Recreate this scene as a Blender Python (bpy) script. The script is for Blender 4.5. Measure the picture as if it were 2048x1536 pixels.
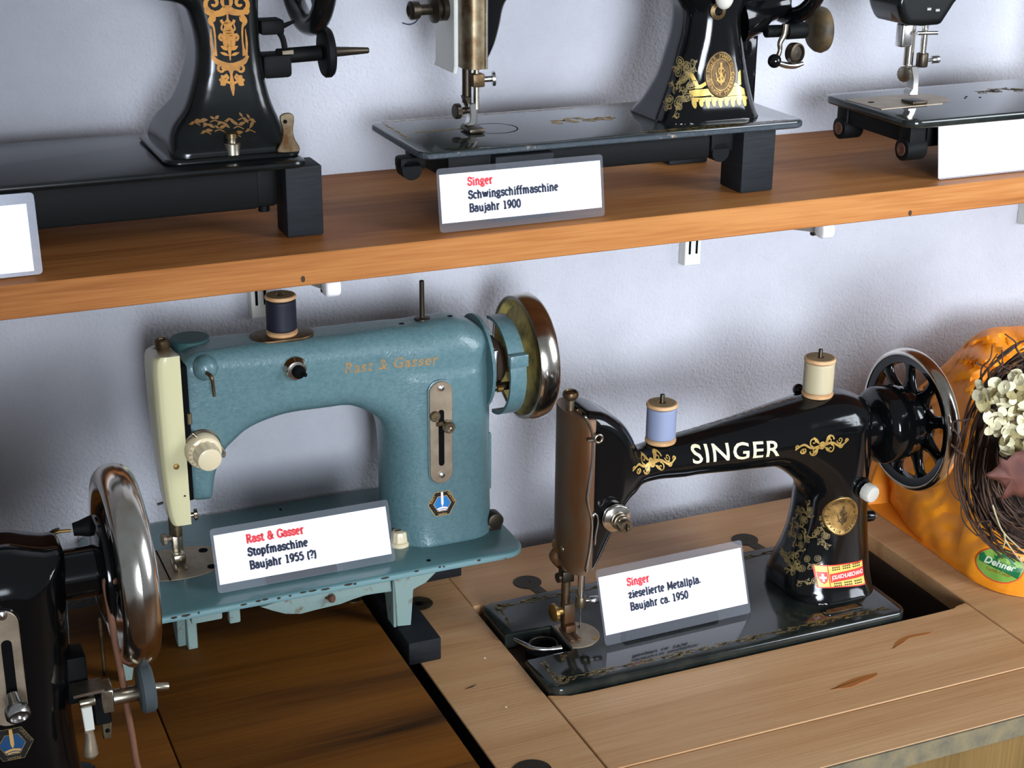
import bpy, bmesh, math, random
import numpy as np
from mathutils import Vector, Matrix
from mathutils.bvhtree import BVHTree
random.seed(7); RNG = np.random.default_rng(7)
for o in list(bpy.data.objects): bpy.data.objects.remove(o, do_unlink=True)
SC = bpy.context.scene; COL = SC.collection

# ------------------------------------------------------------------ camera, world, light, exposure
cd = bpy.data.cameras.new('camera'); cam = bpy.data.objects.new('camera', cd); COL.objects.link(cam)
cd.sensor_width = 36.0; cd.lens = 56.2701; cd.clip_start = 0.05; cd.clip_end = 60
cam.matrix_world = Matrix(((0.91922671, 0.13373094, -0.37032186, 0.0),
                           (-0.39365449, 0.33041252, -0.85782499, -1.357),
                           (0.00764123, 0.93431451, 0.3563678, 1.49639345), (0, 0, 0, 1)))
SC.camera = cam
W = bpy.data.worlds.new('world'); SC.world = W; W.use_nodes = True
W.node_tree.nodes['Background'].inputs[0].default_value = (0.86, 0.93, 1.0, 1)
W.node_tree.nodes['Background'].inputs[1].default_value = 0.2

def area(name, loc, target, sx, sy, power, color, spread=180):
    l = bpy.data.lights.new(name, 'AREA'); l.shape = 'RECTANGLE'; l.size = sx; l.size_y = sy
    l.energy = power; l.color = color; l.spread = math.radians(spread)
    o = bpy.data.objects.new(name, l); COL.objects.link(o); o.location = loc
    o.rotation_euler = (Vector(target) - Vector(loc)).to_track_quat('-Z', 'Y').to_euler()
    return o
area('window_light', (2.40, -1.85, 1.85), (0.75, -0.1, 1.0), 1.0, 1.3, 60, (0.85, 0.91, 1.0))
area('front_fill_light', (0.25, -3.3, 1.45), (0.98, 0.0, 1.20), 1.3, 1.1, 11.0, (0.80, 0.88, 1.0), 35)  # added fill beam from the camera side, narrowed to brighten the back wall
SC.view_settings.view_transform = 'Standard'; SC.view_settings.look = 'None'
SC.view_settings.exposure = 0.0; SC.view_settings.gamma = 1.0; SC.view_settings.use_curve_mapping = False

# ------------------------------------------------------------------ materials
def srgb(r, g, b):
    f = lambda c: (c / 12.92 if c <= 0.04045 else ((c + 0.055) / 1.055) ** 2.4)
    return (f(r / 255), f(g / 255), f(b / 255), 1)

def mat(name, col, rough=0.5, metal=0.0, coat=0.0, spec=0.5, bump=None, var=None, trans=0.0, ior=1.45, aniso=None):
    """bump=(scale, distance, detail); var=(colour2, scale, lo, hi, stretch)"""
    m = bpy.data.materials.new(name); m.use_nodes = True
    nt = m.node_tree; b = nt.nodes['Principled BSDF']
    b.inputs['Base Color'].default_value = col; b.inputs['Roughness'].default_value = rough
    b.inputs['Metallic'].default_value = metal; b.inputs['Coat Weight'].default_value = coat
    b.inputs['Coat Roughness'].default_value = 0.06
    b.inputs['Specular IOR Level'].default_value = spec
    b.inputs['Transmission Weight'].default_value = trans; b.inputs['IOR'].default_value = ior
    tc = nt.nodes.new('ShaderNodeTexCoord')
    if var:
        c2, sc, lo, hi, st = var
        mp = nt.nodes.new('ShaderNodeMapping'); mp.inputs['Scale'].default_value = st
        nt.links.new(tc.outputs['Object'], mp.inputs[0])
        n = nt.nodes.new('ShaderNodeTexNoise'); n.inputs['Scale'].default_value = sc; n.inputs['Detail'].default_value = 5
        n.inputs['Roughness'].default_value = 0.62
        nt.links.new(mp.outputs[0], n.inputs[0])
        r = nt.nodes.new('ShaderNodeMapRange'); r.inputs[1].default_value = lo; r.inputs[2].default_value = hi
        nt.links.new(n.outputs[0], r.inputs[0])
        mx = nt.nodes.new('ShaderNodeMix'); mx.data_type = 'RGBA'
        mx.inputs[6].default_value = col; mx.inputs[7].default_value = c2
        nt.links.new(r.outputs[0], mx.inputs[0]); nt.links.new(mx.outputs[2], b.inputs['Base Color'])
    if bump:
        n = nt.nodes.new('ShaderNodeTexNoise'); n.inputs['Scale'].default_value = bump[0]; n.inputs['Detail'].default_value = bump[2]
        nt.links.new(tc.outputs['Object'], n.inputs[0])
        bp = nt.nodes.new('ShaderNodeBump'); bp.inputs['Distance'].default_value = bump[1]; bp.inputs['Strength'].default_value = 1.0
        nt.links.new(n.outputs[0], bp.inputs['Height']); nt.links.new(bp.outputs[0], b.inputs['Normal'])
    return m

def wood(name, cols, rough, scale=1.0, axis='X', grain=1.0, coat=0.0, bumpd=0.0002, lo=0.3, hi=0.72, spec=0.28):
    """wood with long grain running along one axis: broad bands plus fine fibre streaks"""
    m = bpy.data.materials.new(name); m.use_nodes = True
    nt = m.node_tree; b = nt.nodes['Principled BSDF']; L = nt.links
    b.inputs['Roughness'].default_value = rough; b.inputs['Coat Weight'].default_value = coat
    b.inputs['Coat Roughness'].default_value = 0.25; b.inputs['Specular IOR Level'].default_value = spec
    tc = nt.nodes.new('ShaderNodeTexCoord')
    def noise(sl, sc, detail, dist=0.0):
        mp = nt.nodes.new('ShaderNodeMapping')
        s = [sc, sc, sc]; s['XYZ'.index(axis)] = sl
        mp.inputs['Scale'].default_value = s; L.new(tc.outputs['Object'], mp.inputs[0])
        n = nt.nodes.new('ShaderNodeTexNoise'); n.inputs['Scale'].default_value = 1; n.inputs['Detail'].default_value = detail
        n.inputs['Distortion'].default_value = dist
        L.new(mp.outputs[0], n.inputs[0]); return n
    n1 = noise(2.2 * scale, 26 * scale, 4, 0.6); n2 = noise(14 * scale, 420 * scale, 3)
    add = nt.nodes.new('ShaderNodeMath'); add.operation = 'MULTIPLY_ADD'; add.inputs[1].default_value = 0.45 * grain
    L.new(n2.outputs[0], add.inputs[0]); L.new(n1.outputs[0], add.inputs[2])
    r = nt.nodes.new('ShaderNodeMapRange'); r.inputs[1].default_value = lo + 0.22 * grain; r.inputs[2].default_value = hi + 0.22 * grain
    L.new(add.outputs[0], r.inputs[0])
    cr = nt.nodes.new('ShaderNodeValToRGB')
    cr.color_ramp.elements[0].color = cols[0]; cr.color_ramp.elements[1].color = cols[-1]
    for i, c in enumerate(cols[1:-1]):
        e = cr.color_ramp.elements.new((i + 1) / (len(cols) - 1)); e.color = c
    L.new(r.outputs[0], cr.inputs[0]); L.new(cr.outputs[0], b.inputs['Base Color'])
    bp = nt.nodes.new('ShaderNodeBump'); bp.inputs['Distance'].default_value = bumpd
    L.new(n2.outputs[0], bp.inputs['Height']); L.new(bp.outputs[0], b.inputs['Normal'])
    return m

M = {}
M['plaster'] = mat('plaster', srgb(185, 185, 190), 0.92, spec=0.15, bump=(330, 0.0017, 2.2), var=(srgb(175, 175, 180), 9, 0.3, 0.7, (1, 1, 1)))
M['floor'] = wood('floor_wood', [srgb(92, 66, 44), srgb(120, 88, 60)], 0.5)
M['shelf_wood'] = wood('shelf_laminate', [srgb(136, 82, 40), srgb(160, 102, 54), srgb(176, 120, 68)], 0.5, 1.0, 'X', 1.2, 0.0, spec=0.1)
M['walnut'] = wood('walnut_veneer', [srgb(40, 22, 6), srgb(92, 54, 14), srgb(112, 68, 20)], 0.6, 0.75, 'X', 0.55, 0.0, lo=0.26, hi=0.62, spec=0.1)
M['beech'] = wood('beech_veneer', [srgb(168, 122, 80), srgb(186, 142, 98), srgb(198, 157, 114)], 0.46, 0.9, 'X', 0.8, 0.05)
M['beech_edge'] = mat('worn_edge', srgb(128, 114, 84), 0.75, var=(srgb(92, 88, 74), 60, 0.35, 0.7, (1, 1, 1)), bump=(260, 0.0005, 3))
M['beech_front'] = wood('front_panel_wood', [srgb(104, 80, 40), srgb(142, 112, 66)], 0.6, 0.8, 'Z', 1.0)
M['stain'] = mat('bare_wood_scuff', srgb(160, 96, 42), 0.6)
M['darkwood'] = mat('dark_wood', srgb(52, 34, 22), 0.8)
M['black_wood'] = mat('black_stained_wood', srgb(17, 19, 21), 0.62, spec=0.25, var=(srgb(28, 31, 35), 40, 0.35, 0.7, (1, 1, 16)), bump=(420, 0.00016, 2))
M['black'] = mat('black_enamel', srgb(10, 11, 12), 0.10, coat=0.0, spec=0.5)
M['black_old'] = mat('aged_black_enamel', srgb(11, 12, 12), 0.22, coat=0.1, spec=0.4, bump=(24, 0.0002, 2), var=(srgb(19, 22, 21), 30, 0.4, 0.7, (1, 1, 1)))
M['black_bed'] = mat('black_bed_enamel', srgb(24, 29, 27), 0.1, coat=0.3, var=(srgb(42, 45, 40), 40, 0.4, 0.7, (1, 1, 1)))
M['black_iron'] = mat('rough_black_iron', srgb(11, 12, 12), 0.6, spec=0.15, bump=(420, 0.0002, 2))
M['chip_edge'] = mat('chipped_edge', srgb(52, 60, 66), 0.5, metal=0.2, bump=(300, 0.0006, 3), var=(srgb(150, 130, 110), 90, 0.62, 0.7, (1, 1, 1)))
M['chrome'] = mat('chrome', srgb(226, 222, 214), 0.17, 1.0, var=(srgb(188, 172, 150), 26, 0.4, 0.75, (1, 1, 1)))
M['nickel'] = mat('worn_nickel', srgb(186, 178, 160), 0.3, 1.0, var=(srgb(120, 98, 66), 70, 0.42, 0.72, (1, 1, 1)))
M['old_metal'] = mat('tarnished_metal', srgb(128, 116, 92), 0.4, 0.85, var=(srgb(84, 58, 34), 60, 0.38, 0.66, (1, 1, 1)))
M['brown_metal'] = mat('browned_nickel', srgb(86, 74, 56), 0.5, 0.4, var=(srgb(92, 58, 30), 34, 0.34, 0.62, (1, 1, 0.5)))
M['dark_metal'] = mat('dark_steel', srgb(66, 58, 48), 0.4, 0.85)
M['steel'] = mat('bright_steel', srgb(206, 204, 200), 0.24, 1.0)
M['plate_metal'] = mat('brushed_plate', srgb(168, 152, 130), 0.45, 0.7, var=(srgb(140, 124, 104), 60, 0.35, 0.7, (1, 1, 1)))
M['brass'] = mat('aged_brass', srgb(176, 140, 82), 0.38, 0.9, var=(srgb(120, 94, 56), 120, 0.4, 0.7, (1, 1, 1)))
M['bronze'] = mat('dark_bronze', srgb(104, 84, 58), 0.45, 0.85, var=(srgb(64, 50, 34), 120, 0.4, 0.7, (1, 1, 1)))
M['gold'] = mat('gold_leaf_decal', srgb(186, 150, 78), 0.4, 0.35, var=(srgb(120, 92, 46), 160, 0.45, 0.75, (1, 1, 1)))
M['gold_bright'] = mat('bright_gold_decal', srgb(214, 180, 96), 0.3, 0.6)
M['gold_orange'] = mat('orange_gold_decal', srgb(170, 114, 36), 0.5, 0.15, var=(srgb(118, 76, 26), 90, 0.45, 0.75, (1, 1, 1)))
M['gold_worn'] = mat('worn_gold_decal', srgb(134, 114, 70), 0.5, 0.2, var=(srgb(72, 64, 46), 140, 0.42, 0.66, (1, 1, 1)))
M['gold_letter'] = mat('worn_brown_gold_lettering', srgb(152, 116, 66), 0.5, 0.1, var=(srgb(98, 114, 104), 170, 0.48, 0.66, (1, 1, 1)))
M['gold_faint'] = mat('rubbed_gold_decal', srgb(112, 78, 36), 0.45, 0.1)
M['cream_letter'] = mat('cream_lettering', srgb(222, 212, 170), 0.4)
M['teal'] = mat('blue_green_hammered_paint', srgb(89, 117, 120), 0.36, coat=0.2, spec=0.5, bump=(520, 0.00035, 1.0), var=(srgb(76, 106, 110), 260, 0.4, 0.65, (1, 1, 1)))
M['teal_flat'] = mat('blue_green_smooth_paint', srgb(78, 112, 114), 0.3, coat=0.3, bump=(160, 0.0002, 1.0))
M['teal_dark'] = mat('dark_green_lid_paint', srgb(44, 74, 74), 0.5, spec=0.3)
M['teal_edge'] = mat('blue_green_worn_edge', srgb(108, 140, 142), 0.4, coat=0.2, bump=(200, 0.0004, 2), var=(srgb(70, 60, 44), 110, 0.66, 0.7, (1, 1, 1)))
M['teal_rust'] = mat('blue_green_rusty', srgb(122, 142, 136), 0.5, var=(srgb(98, 70, 38), 85, 0.58, 0.7, (1, 1, 1)))
M['olive'] = mat('olive_tarnish', srgb(176, 158, 90), 0.5, 0.0, var=(srgb(70, 62, 34), 40, 0.4, 0.7, (1, 1, 1)))
M['cream'] = mat('cream_plastic', srgb(206, 199, 156), 0.32, coat=0.3)
M['ivory'] = mat('ivory_plastic', srgb(214, 198, 162), 0.38, coat=0.2)
M['ivory_mark'] = mat('worn_marking', srgb(176, 150, 116), 0.6)
M['pearl'] = mat('pearl_plastic', srgb(196, 192, 180), 0.16, coat=0.5)
M['blackhole'] = mat('black_recess', srgb(9, 9, 10), 0.85, spec=0.1)
M['rubber'] = mat('grey_rubber', srgb(58, 66, 68), 0.75)
M['rubber_brown'] = mat('brown_rubber', srgb(92, 74, 44), 0.6, var=(srgb(52, 42, 28), 30, 0.4, 0.6, (1, 1, 1)))
M['leather'] = mat('leather_cord', srgb(112, 74, 54), 0.7)
M['paper'] = mat('white_card', srgb(246, 243, 250), 0.6)
M['ink'] = mat('black_ink', srgb(34, 40, 58), 0.7)
M['red_ink'] = mat('red_ink', srgb(226, 62, 66), 0.7)
M['white_plastic'] = mat('white_plastic', srgb(232, 230, 228), 0.35)
M['rail_paint'] = mat('cream_white_paint', srgb(206, 205, 196), 0.45)
M['bracket_paint'] = mat('grey_white_paint', srgb(176, 176, 168), 0.45)
M['spoolwood'] = mat('spool_wood', srgb(200, 158, 112), 0.55, var=(srgb(170, 124, 82), 60, 0.4, 0.7, (1, 1, 4)))
M['spool_end'] = mat('spool_end_label', srgb(120, 100, 66), 0.6)
M['thread_navy'] = mat('navy_thread', srgb(17, 20, 33), 0.6)
M['thread_blue'] = mat('grey_blue_thread', srgb(128, 136, 160), 0.55)
M['thread_beige'] = mat('beige_thread', srgb(178, 164, 132), 0.5)
M['em_blue'] = mat('emblem_blue', srgb(34, 116, 182), 0.4)
M['em_black'] = mat('emblem_black', srgb(24, 22, 20), 0.4)
M['em_gold'] = mat('emblem_gold', srgb(190, 150, 84), 0.45)
M['em_blue_dark'] = mat('emblem_dark_blue', srgb(24, 66, 106), 0.4)
M['sticker_yellow'] = mat('sticker_yellow', srgb(232, 196, 96), 0.4)
M['sticker_red'] = mat('sticker_red', srgb(212, 56, 46), 0.4)
M['sticker_white'] = mat('sticker_white', srgb(240, 226, 214), 0.4)
M['sticker_green'] = mat('sticker_green', srgb(118, 158, 62), 0.45)
M['sticker_dkgreen'] = mat('sticker_dark_green', srgb(24, 104, 58), 0.45)
M['sticker_pale'] = mat('sticker_pale', srgb(196, 208, 180), 0.45)
M['bag'] = mat('orange_paper', srgb(238, 148, 24), 0.5, coat=0.08, bump=(26, 0.004, 3), var=(srgb(222, 124, 18), 10, 0.35, 0.7, (1, 1, 1)))
M['twig'] = mat('dark_twig', srgb(56, 38, 28), 0.75, var=(srgb(86, 58, 40), 60, 0.4, 0.7, (1, 1, 1)))
M['twig_core'] = mat('dark_twig_core', srgb(38, 27, 20), 0.9, bump=(170, 0.004, 4), var=(srgb(66, 44, 30), 120, 0.45, 0.65, (1, 1, 1)))  # dark brown mass inside the wreath, under the fine twigs
M['straw'] = mat('pale_stalk', srgb(176, 164, 124), 0.6)
M['petal'] = mat('dried_petal', srgb(150, 138, 94), 0.65, var=(srgb(132, 118, 74), 60, 0.35, 0.7, (1, 1, 1)))
M['petal_white'] = mat('white_petal', srgb(204, 196, 160), 0.6)
M['leaf'] = mat('dry_red_leaf', srgb(104, 60, 46), 0.7, var=(srgb(70, 36, 30), 30, 0.35, 0.7, (1, 1, 1)))
M['rust'] = mat('rust', srgb(84, 52, 36), 0.8)
M['oil_stain'] = mat('dark_mark', srgb(60, 40, 26), 0.8)
M['pale_mark'] = mat('pale_fleck', srgb(226, 214, 200), 0.7)
def crumple(m):
    nt = m.node_tree; L = nt.links; b = nt.nodes['Principled BSDF']; tc = nt.nodes.new('ShaderNodeTexCoord')
    n = nt.nodes.new('ShaderNodeTexNoise'); n.inputs['Scale'].default_value = 14; L.new(tc.outputs['Object'], n.inputs[0])
    mx = nt.nodes.new('ShaderNodeMix'); mx.data_type = 'VECTOR'; mx.inputs[0].default_value = 0.06
    L.new(tc.outputs['Object'], mx.inputs[4]); L.new(n.outputs['Color'], mx.inputs[5])
    prev = None
    for sc, d in ((9, 0.012),):
        v = nt.nodes.new('ShaderNodeTexVoronoi'); v.inputs['Scale'].default_value = sc; L.new(mx.outputs[1], v.inputs[0])
        bp = nt.nodes.new('ShaderNodeBump'); bp.inputs['Distance'].default_value = d; bp.inputs['Strength'].default_value = 0.55
        L.new(v.outputs['Distance'], bp.inputs['Height'])
        if prev: L.new(prev.outputs[0], bp.inputs['Normal'])
        prev = bp
    L.new(prev.outputs[0], b.inputs['Normal'])
crumple(M['bag'])
def film():
    m = bpy.data.materials.new('clear_laminate'); m.use_nodes = True
    nt = m.node_tree; nt.nodes.clear(); L = nt.links
    out = nt.nodes.new('ShaderNodeOutputMaterial'); t = nt.nodes.new('ShaderNodeBsdfTransparent')
    t.inputs[0].default_value = (0.93, 0.94, 0.95, 1)
    g = nt.nodes.new('ShaderNodeBsdfGlossy'); g.inputs[0].default_value = (0.9, 0.92, 1, 1); g.inputs['Roughness'].default_value = 0.22
    d = nt.nodes.new('ShaderNodeBsdfDiffuse'); d.inputs[0].default_value = (0.8, 0.82, 0.9, 1)
    m1 = nt.nodes.new('ShaderNodeMixShader'); m1.inputs[0].default_value = 0.05
    m2 = nt.nodes.new('ShaderNodeMixShader'); m2.inputs[0].default_value = 0.035
    L.new(t.outputs[0], m1.inputs[1]); L.new(g.outputs[0], m1.inputs[2])
    L.new(m1.outputs[0], m2.inputs[1]); L.new(d.outputs[0], m2.inputs[2]); L.new(m2.outputs[0], out.inputs[0])
    return m
M['film'] = film()

# ------------------------------------------------------------------ geometry helpers
def thing(name, loc, label, cat, group=None):
    o = bpy.data.objects.new(name, None); COL.objects.link(o); o.location = loc
    o.empty_display_size = 0.02
    o['label'] = label; o['category'] = cat
    if group: o['group'] = group
    return o

def root_of(o):
    while o.parent: o = o.parent
    return o

def link_mesh(name, V, F, m, parent=None, smooth=40, origin=None):
    V = np.asarray(V, float).reshape(-1, 3)
    org = np.zeros(3)
    if parent is not None: org = np.array(root_of(parent).location)
    elif origin is not None: org = np.array(origin)
    me = bpy.data.meshes.new(name); me.from_pydata((V - org).tolist(), [], [tuple(f) for f in F]); me.update()
    me.materials.append(m)
    if smooth:
        me.polygons.foreach_set('use_smooth', [True] * len(me.polygons))
        if smooth < 180: me.set_sharp_from_angle(angle=math.radians(smooth))
    o = bpy.data.objects.new(name, me); COL.objects.link(o)
    if parent is not None: o.parent = parent
    elif origin is not None: o.location = origin
    return o

def frame(axis):
    a = Vector(axis).normalized()
    u = a.orthogonal().normalized()
    if abs(a.z) < 0.9: u = Vector((0, 0, 1)) - a * a.z; u.normalize()
    v = a.cross(u)
    return np.array(a), np.array(u), np.array(v)

def spline(pts, n=6, closed=True):
    P = np.asarray(pts, float); N = len(P); out = []
    rng = range(N) if closed else range(N - 1)
    for i in rng:
        if closed: a, b, c, d = P[(i - 1) % N], P[i], P[(i + 1) % N], P[(i + 2) % N]
        else: a, b, c, d = P[max(i - 1, 0)], P[i], P[i + 1], P[min(i + 2, N - 1)]
        # centripetal-ish: scale tangents by segment length
        lb = np.linalg.norm(c - b) + 1e-9; la = np.linalg.norm(b - a) + 1e-9; lc = np.linalg.norm(d - c) + 1e-9
        m1 = lb * (c - a) / (np.linalg.norm(c - a) + 1e-9) * min(1.0, 0.5 + np.dot((b - a) / la, (c - b) / lb)) if la > 1e-8 else (c - b)
        m2 = lb * (d - b) / (np.linalg.norm(d - b) + 1e-9) * min(1.0, 0.5 + np.dot((c - b) / lb, (d - c) / lc)) if lc > 1e-8 else (c - b)
        for k in range(n):
            t = k / n
            out.append((2*t**3 - 3*t**2 + 1) * b + (t**3 - 2*t**2 + t) * m1 + (-2*t**3 + 3*t**2) * c + (t**3 - t**2) * m2)
    if not closed: out.append(P[-1])
    return np.array(out)

def ccw(P):
    P = np.asarray(P, float); x, y = P[:, 0], P[:, 1]
    return P if np.sum(x * np.roll(y, -1) - np.roll(x, -1) * y) > 0 else P[::-1]

def inset(P, d):
    a = P - np.roll(P, 1, 0); b = np.roll(P, -1, 0) - P
    na = np.stack([-a[:, 1], a[:, 0]], 1); nb = np.stack([-b[:, 1], b[:, 0]], 1)
    na /= np.linalg.norm(na, axis=1, keepdims=True) + 1e-12; nb /= np.linalg.norm(nb, axis=1, keepdims=True) + 1e-12
    n = na + nb; l = np.linalg.norm(n, axis=1, keepdims=True) + 1e-9; n /= l
    c = np.clip((n * na).sum(1, keepdims=True), 0.5, 1)
    return P + n * d / c

def rrect(x0, y0, x1, y1, r, n=6):
    out = []
    for cx, cy, a0 in ((x1 - r, y0 + r, -90), (x1 - r, y1 - r, 0), (x0 + r, y1 - r, 90), (x0 + r, y0 + r, 180)):
        for k in range(n + 1):
            a = math.radians(a0 + 90 * k / n); out.append((cx + r * math.cos(a), cy + r * math.sin(a)))
    return np.array(out)

def ellipse(cx, cy, rx, ry, n=32):
    return np.array([(cx + rx * math.cos(2*math.pi*k/n), cy + ry * math.sin(2*math.pi*k/n)) for k in range(n)])

class Part:
    def __init__(s): s.V = []; s.F = []
    def add(s, V, F):
        o = len(s.V); s.V += [tuple(map(float, v)) for v in V]; s.F += [tuple(i + o for i in f) for f in F]; return s
    def box(s, lo, hi, bev=0.0, seg=2, rot=None, piv=None):
        bm = bmesh.new(); bmesh.ops.create_cube(bm, size=1)
        lo = Vector(lo); hi = Vector(hi); c = (lo + hi) / 2; d = hi - lo
        for v in bm.verts: v.co = Vector((v.co.x * d.x, v.co.y * d.y, v.co.z * d.z))
        if bev > 0: bmesh.ops.bevel(bm, geom=bm.edges[:], offset=bev, segments=seg, affect='EDGES', profile=0.5)
        if rot is not None:
            p = Vector(piv) - c if piv is not None else Vector((0, 0, 0))
            for v in bm.verts: v.co = rot @ (v.co - p) + p
        bm.verts.index_update()
        s.add([v.co + c for v in bm.verts], [[v.index for v in f.verts] for f in bm.faces]); bm.free(); return s
    def prism(s, P, lo, hi, axis='z', bev=0.0, seg=3, bot=True):
        """extrude a 2-D outline; axis z: (x,y); axis y: (x,z); axis x: (y,z)"""
        P = ccw(P); n = len(P); rings = []
        prof = []
        if bev > 0:
            if bot: prof += [(bev * (1 - math.sin(a)), lo + bev * (1 - math.cos(a))) for a in np.linspace(0, math.pi/2, seg + 1)]
            else: prof += [(0, lo)]
            prof += [(bev * (1 - math.cos(a)), hi - bev * (1 - math.sin(a))) for a in np.linspace(0, math.pi/2, seg + 1)]
        else: prof = [(0, lo), (0, hi)]
        V = []
        for d, t in prof:
            Q = inset(P, d) if d > 1e-9 else P
            for a, b in Q:
                V.append({'z': (a, b, t), 'y': (a, t, b), 'x': (t, a, b)}[axis])
        F = []
        flip = axis == 'y'
        for k in range(len(prof) - 1):
            for i in range(n):
                j = (i + 1) % n; q = (k*n + i, k*n + j, (k+1)*n + j, (k+1)*n + i)
                F.append(q[::-1] if flip else q)
        b = list(range(n)); t = [(len(prof)-1)*n + i for i in range(n)]
        F.append(b if flip else b[::-1]); F.append(t[::-1] if flip else t)
        return s.add(V, F)
    def lathe(s, prof, org, axis, seg=32, a0=0, a1=360):
        """prof: list of (radius, along)"""
        a, u, v = frame(axis); org = np.array(org, float); V = []; F = []
        full = abs(a1 - a0) >= 360; m = seg if full else seg + 1
        for r, t in prof:
            for k in range(m):
                w = math.radians(a0 + (a1 - a0) * k / seg)
                V.append(org + a * t + (u * math.cos(w) + v * math.sin(w)) * max(r, 1e-5))
        for i in range(len(prof) - 1):
            for k in range(seg):
                j = (k + 1) % m
                F.append((i*m + k, i*m + j, (i+1)*m + j, (i+1)*m + k))
        closed = abs(prof[0][0] - prof[-1][0]) < 1e-9 and abs(prof[0][1] - prof[-1][1]) < 1e-9
        if full and not closed:
            if prof[0][0] > 1e-4: F.append(list(range(m))[::-1])
            if prof[-1][0] > 1e-4: F.append([(len(prof)-1)*m + k for k in range(m)])
        return s.add(V, F)
    def cyl(s, p0, p1, r, seg=20, bev=0.0):
        p0 = np.array(p0, float); p1 = np.array(p1, float); L = np.linalg.norm(p1 - p0)
        b = min(bev, r * 0.5, L * 0.4)
        prof = [(r, 0), (r, L)] if b <= 0 else [(r - b, 0), (r - b*0.3, b*0.3), (r, b), (r, L - b), (r - b*0.3, L - b*0.3), (r - b, L)]
        return s.lathe(prof, p0, p1 - p0, seg)
    def tube(s, pts, r, seg=8, n=0, closed=False):
        P = np.asarray(pts, float)
        if n: P = spline(P, n, closed)
        N = len(P); R = np.full(N, r) if np.isscalar(r) else np.interp(np.linspace(0, 1, N), np.linspace(0, 1, len(r)), r)
        T = np.gradient(P, axis=0) if not closed else (np.roll(P, -1, 0) - np.roll(P, 1, 0))
        T /= np.linalg.norm(T, axis=1, keepdims=True) + 1e-12
        u = np.array(Vector(T[0]).orthogonal().normalized()); V = []; F = []
        for i in range(N):
            u = u - T[i] * (u @ T[i]); u /= np.linalg.norm(u) + 1e-12; w = np.cross(T[i], u)
            for k in range(seg):
                a = 2*math.pi*k/seg; V.append(P[i] + R[i] * (u*math.cos(a) + w*math.sin(a)))
        for i in range(N if closed else N - 1):
            for k in range(seg):
                j = (k+1) % seg; ii = (i+1) % N
                F.append((i*seg + k, i*seg + j, ii*seg + j, ii*seg + k))
        if not closed:
            F.append(list(range(seg))[::-1]); F.append([(N-1)*seg + k for k in range(seg)])
        return s.add(V, F)
    def ball(s, c, r, seg=20, sq=(1, 1, 1)):
        c = np.array(c, float); prof = [(math.sin(a), -math.cos(a)) for a in np.linspace(0, math.pi, seg//2 + 1)]
        V = []; F = []; m = seg
        for rr, t in prof:
            for k in range(m):
                w = 2*math.pi*k/m; V.append(c + r*np.array((rr*math.cos(w)*sq[0], rr*math.sin(w)*sq[1], t*sq[2])))
        for i in range(len(prof)-1):
            for k in range(m):
                j = (k+1) % m; F.append((i*m+k, i*m+j, (i+1)*m+j, (i+1)*m+k))
        return s.add(V, F)
    def loft(s, rings, cap=True):
        n = len(rings[0]); V = [v for R in rings for v in R]; F = []
        for k in range(len(rings)-1):
            for i in range(n):
                j = (i+1) % n; F.append((k*n+i, k*n+j, (k+1)*n+j, (k+1)*n+i))
        if cap: F.append(list(range(n))[::-1]); F.append([(len(rings)-1)*n + i for i in range(n)])
        return s.add(V, F)
    def build(s, name, m, parent=None, smooth=40, label=None, origin=None):
        o = link_mesh(name, s.V, s.F, m, parent, smooth, origin)
        if label: o['label'] = label
        return o

def screw(p, axis, r, h, name='screw', m=None, parent=None, label=None):
    a, u, v = frame(axis); p = np.array(p, float); s = Part()
    s.lathe([(r*0.98, 0), (r, h*0.3), (r*0.86, h*0.85), (r*0.5, h), (0, h*1.02)], p, axis, 20)
    o = s.build(name, m or M['nickel'], parent)
    if label: o['label'] = label
    sl = Part(); q = p + a * h
    sl.add([q + u*r*0.8*i + v*r*0.14*j + a*k for k in (-h*0.1, h*0.06) for i, j in ((-1,-1),(1,-1),(1,1),(-1,1))],
           [(0,3,2,1),(4,5,6,7),(0,1,5,4),(1,2,6,5),(2,3,7,6),(3,0,4,7)])
    if o.parent is not None and o.parent.parent is None: sl.build('screw_slot', M['blackhole'], o)
    return o

# signed distance bodies meshed with surface nets
def sd_poly(X, Z, P):
    P = ccw(P); d = np.full(X.shape, 1e9); sgn = np.ones(X.shape)
    for i in range(len(P)):
        a = P[i]; b = P[i-1]; e = b - a; wx = X - a[0]; wz = Z - a[1]
        t = np.clip((wx*e[0] + wz*e[1]) / (e @ e + 1e-15), 0, 1)
        dx = wx - e[0]*t; dz = wz - e[1]*t; d = np.minimum(d, dx*dx + dz*dz)
        c1 = Z >= a[1]; c2 = Z < b[1]; c3 = e[0]*wz > e[1]*wx
        s = (c1 & c2 & c3) | (~c1 & ~c2 & ~c3); sgn = np.where(s, -sgn, sgn)
    return sgn * np.sqrt(d)

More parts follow.
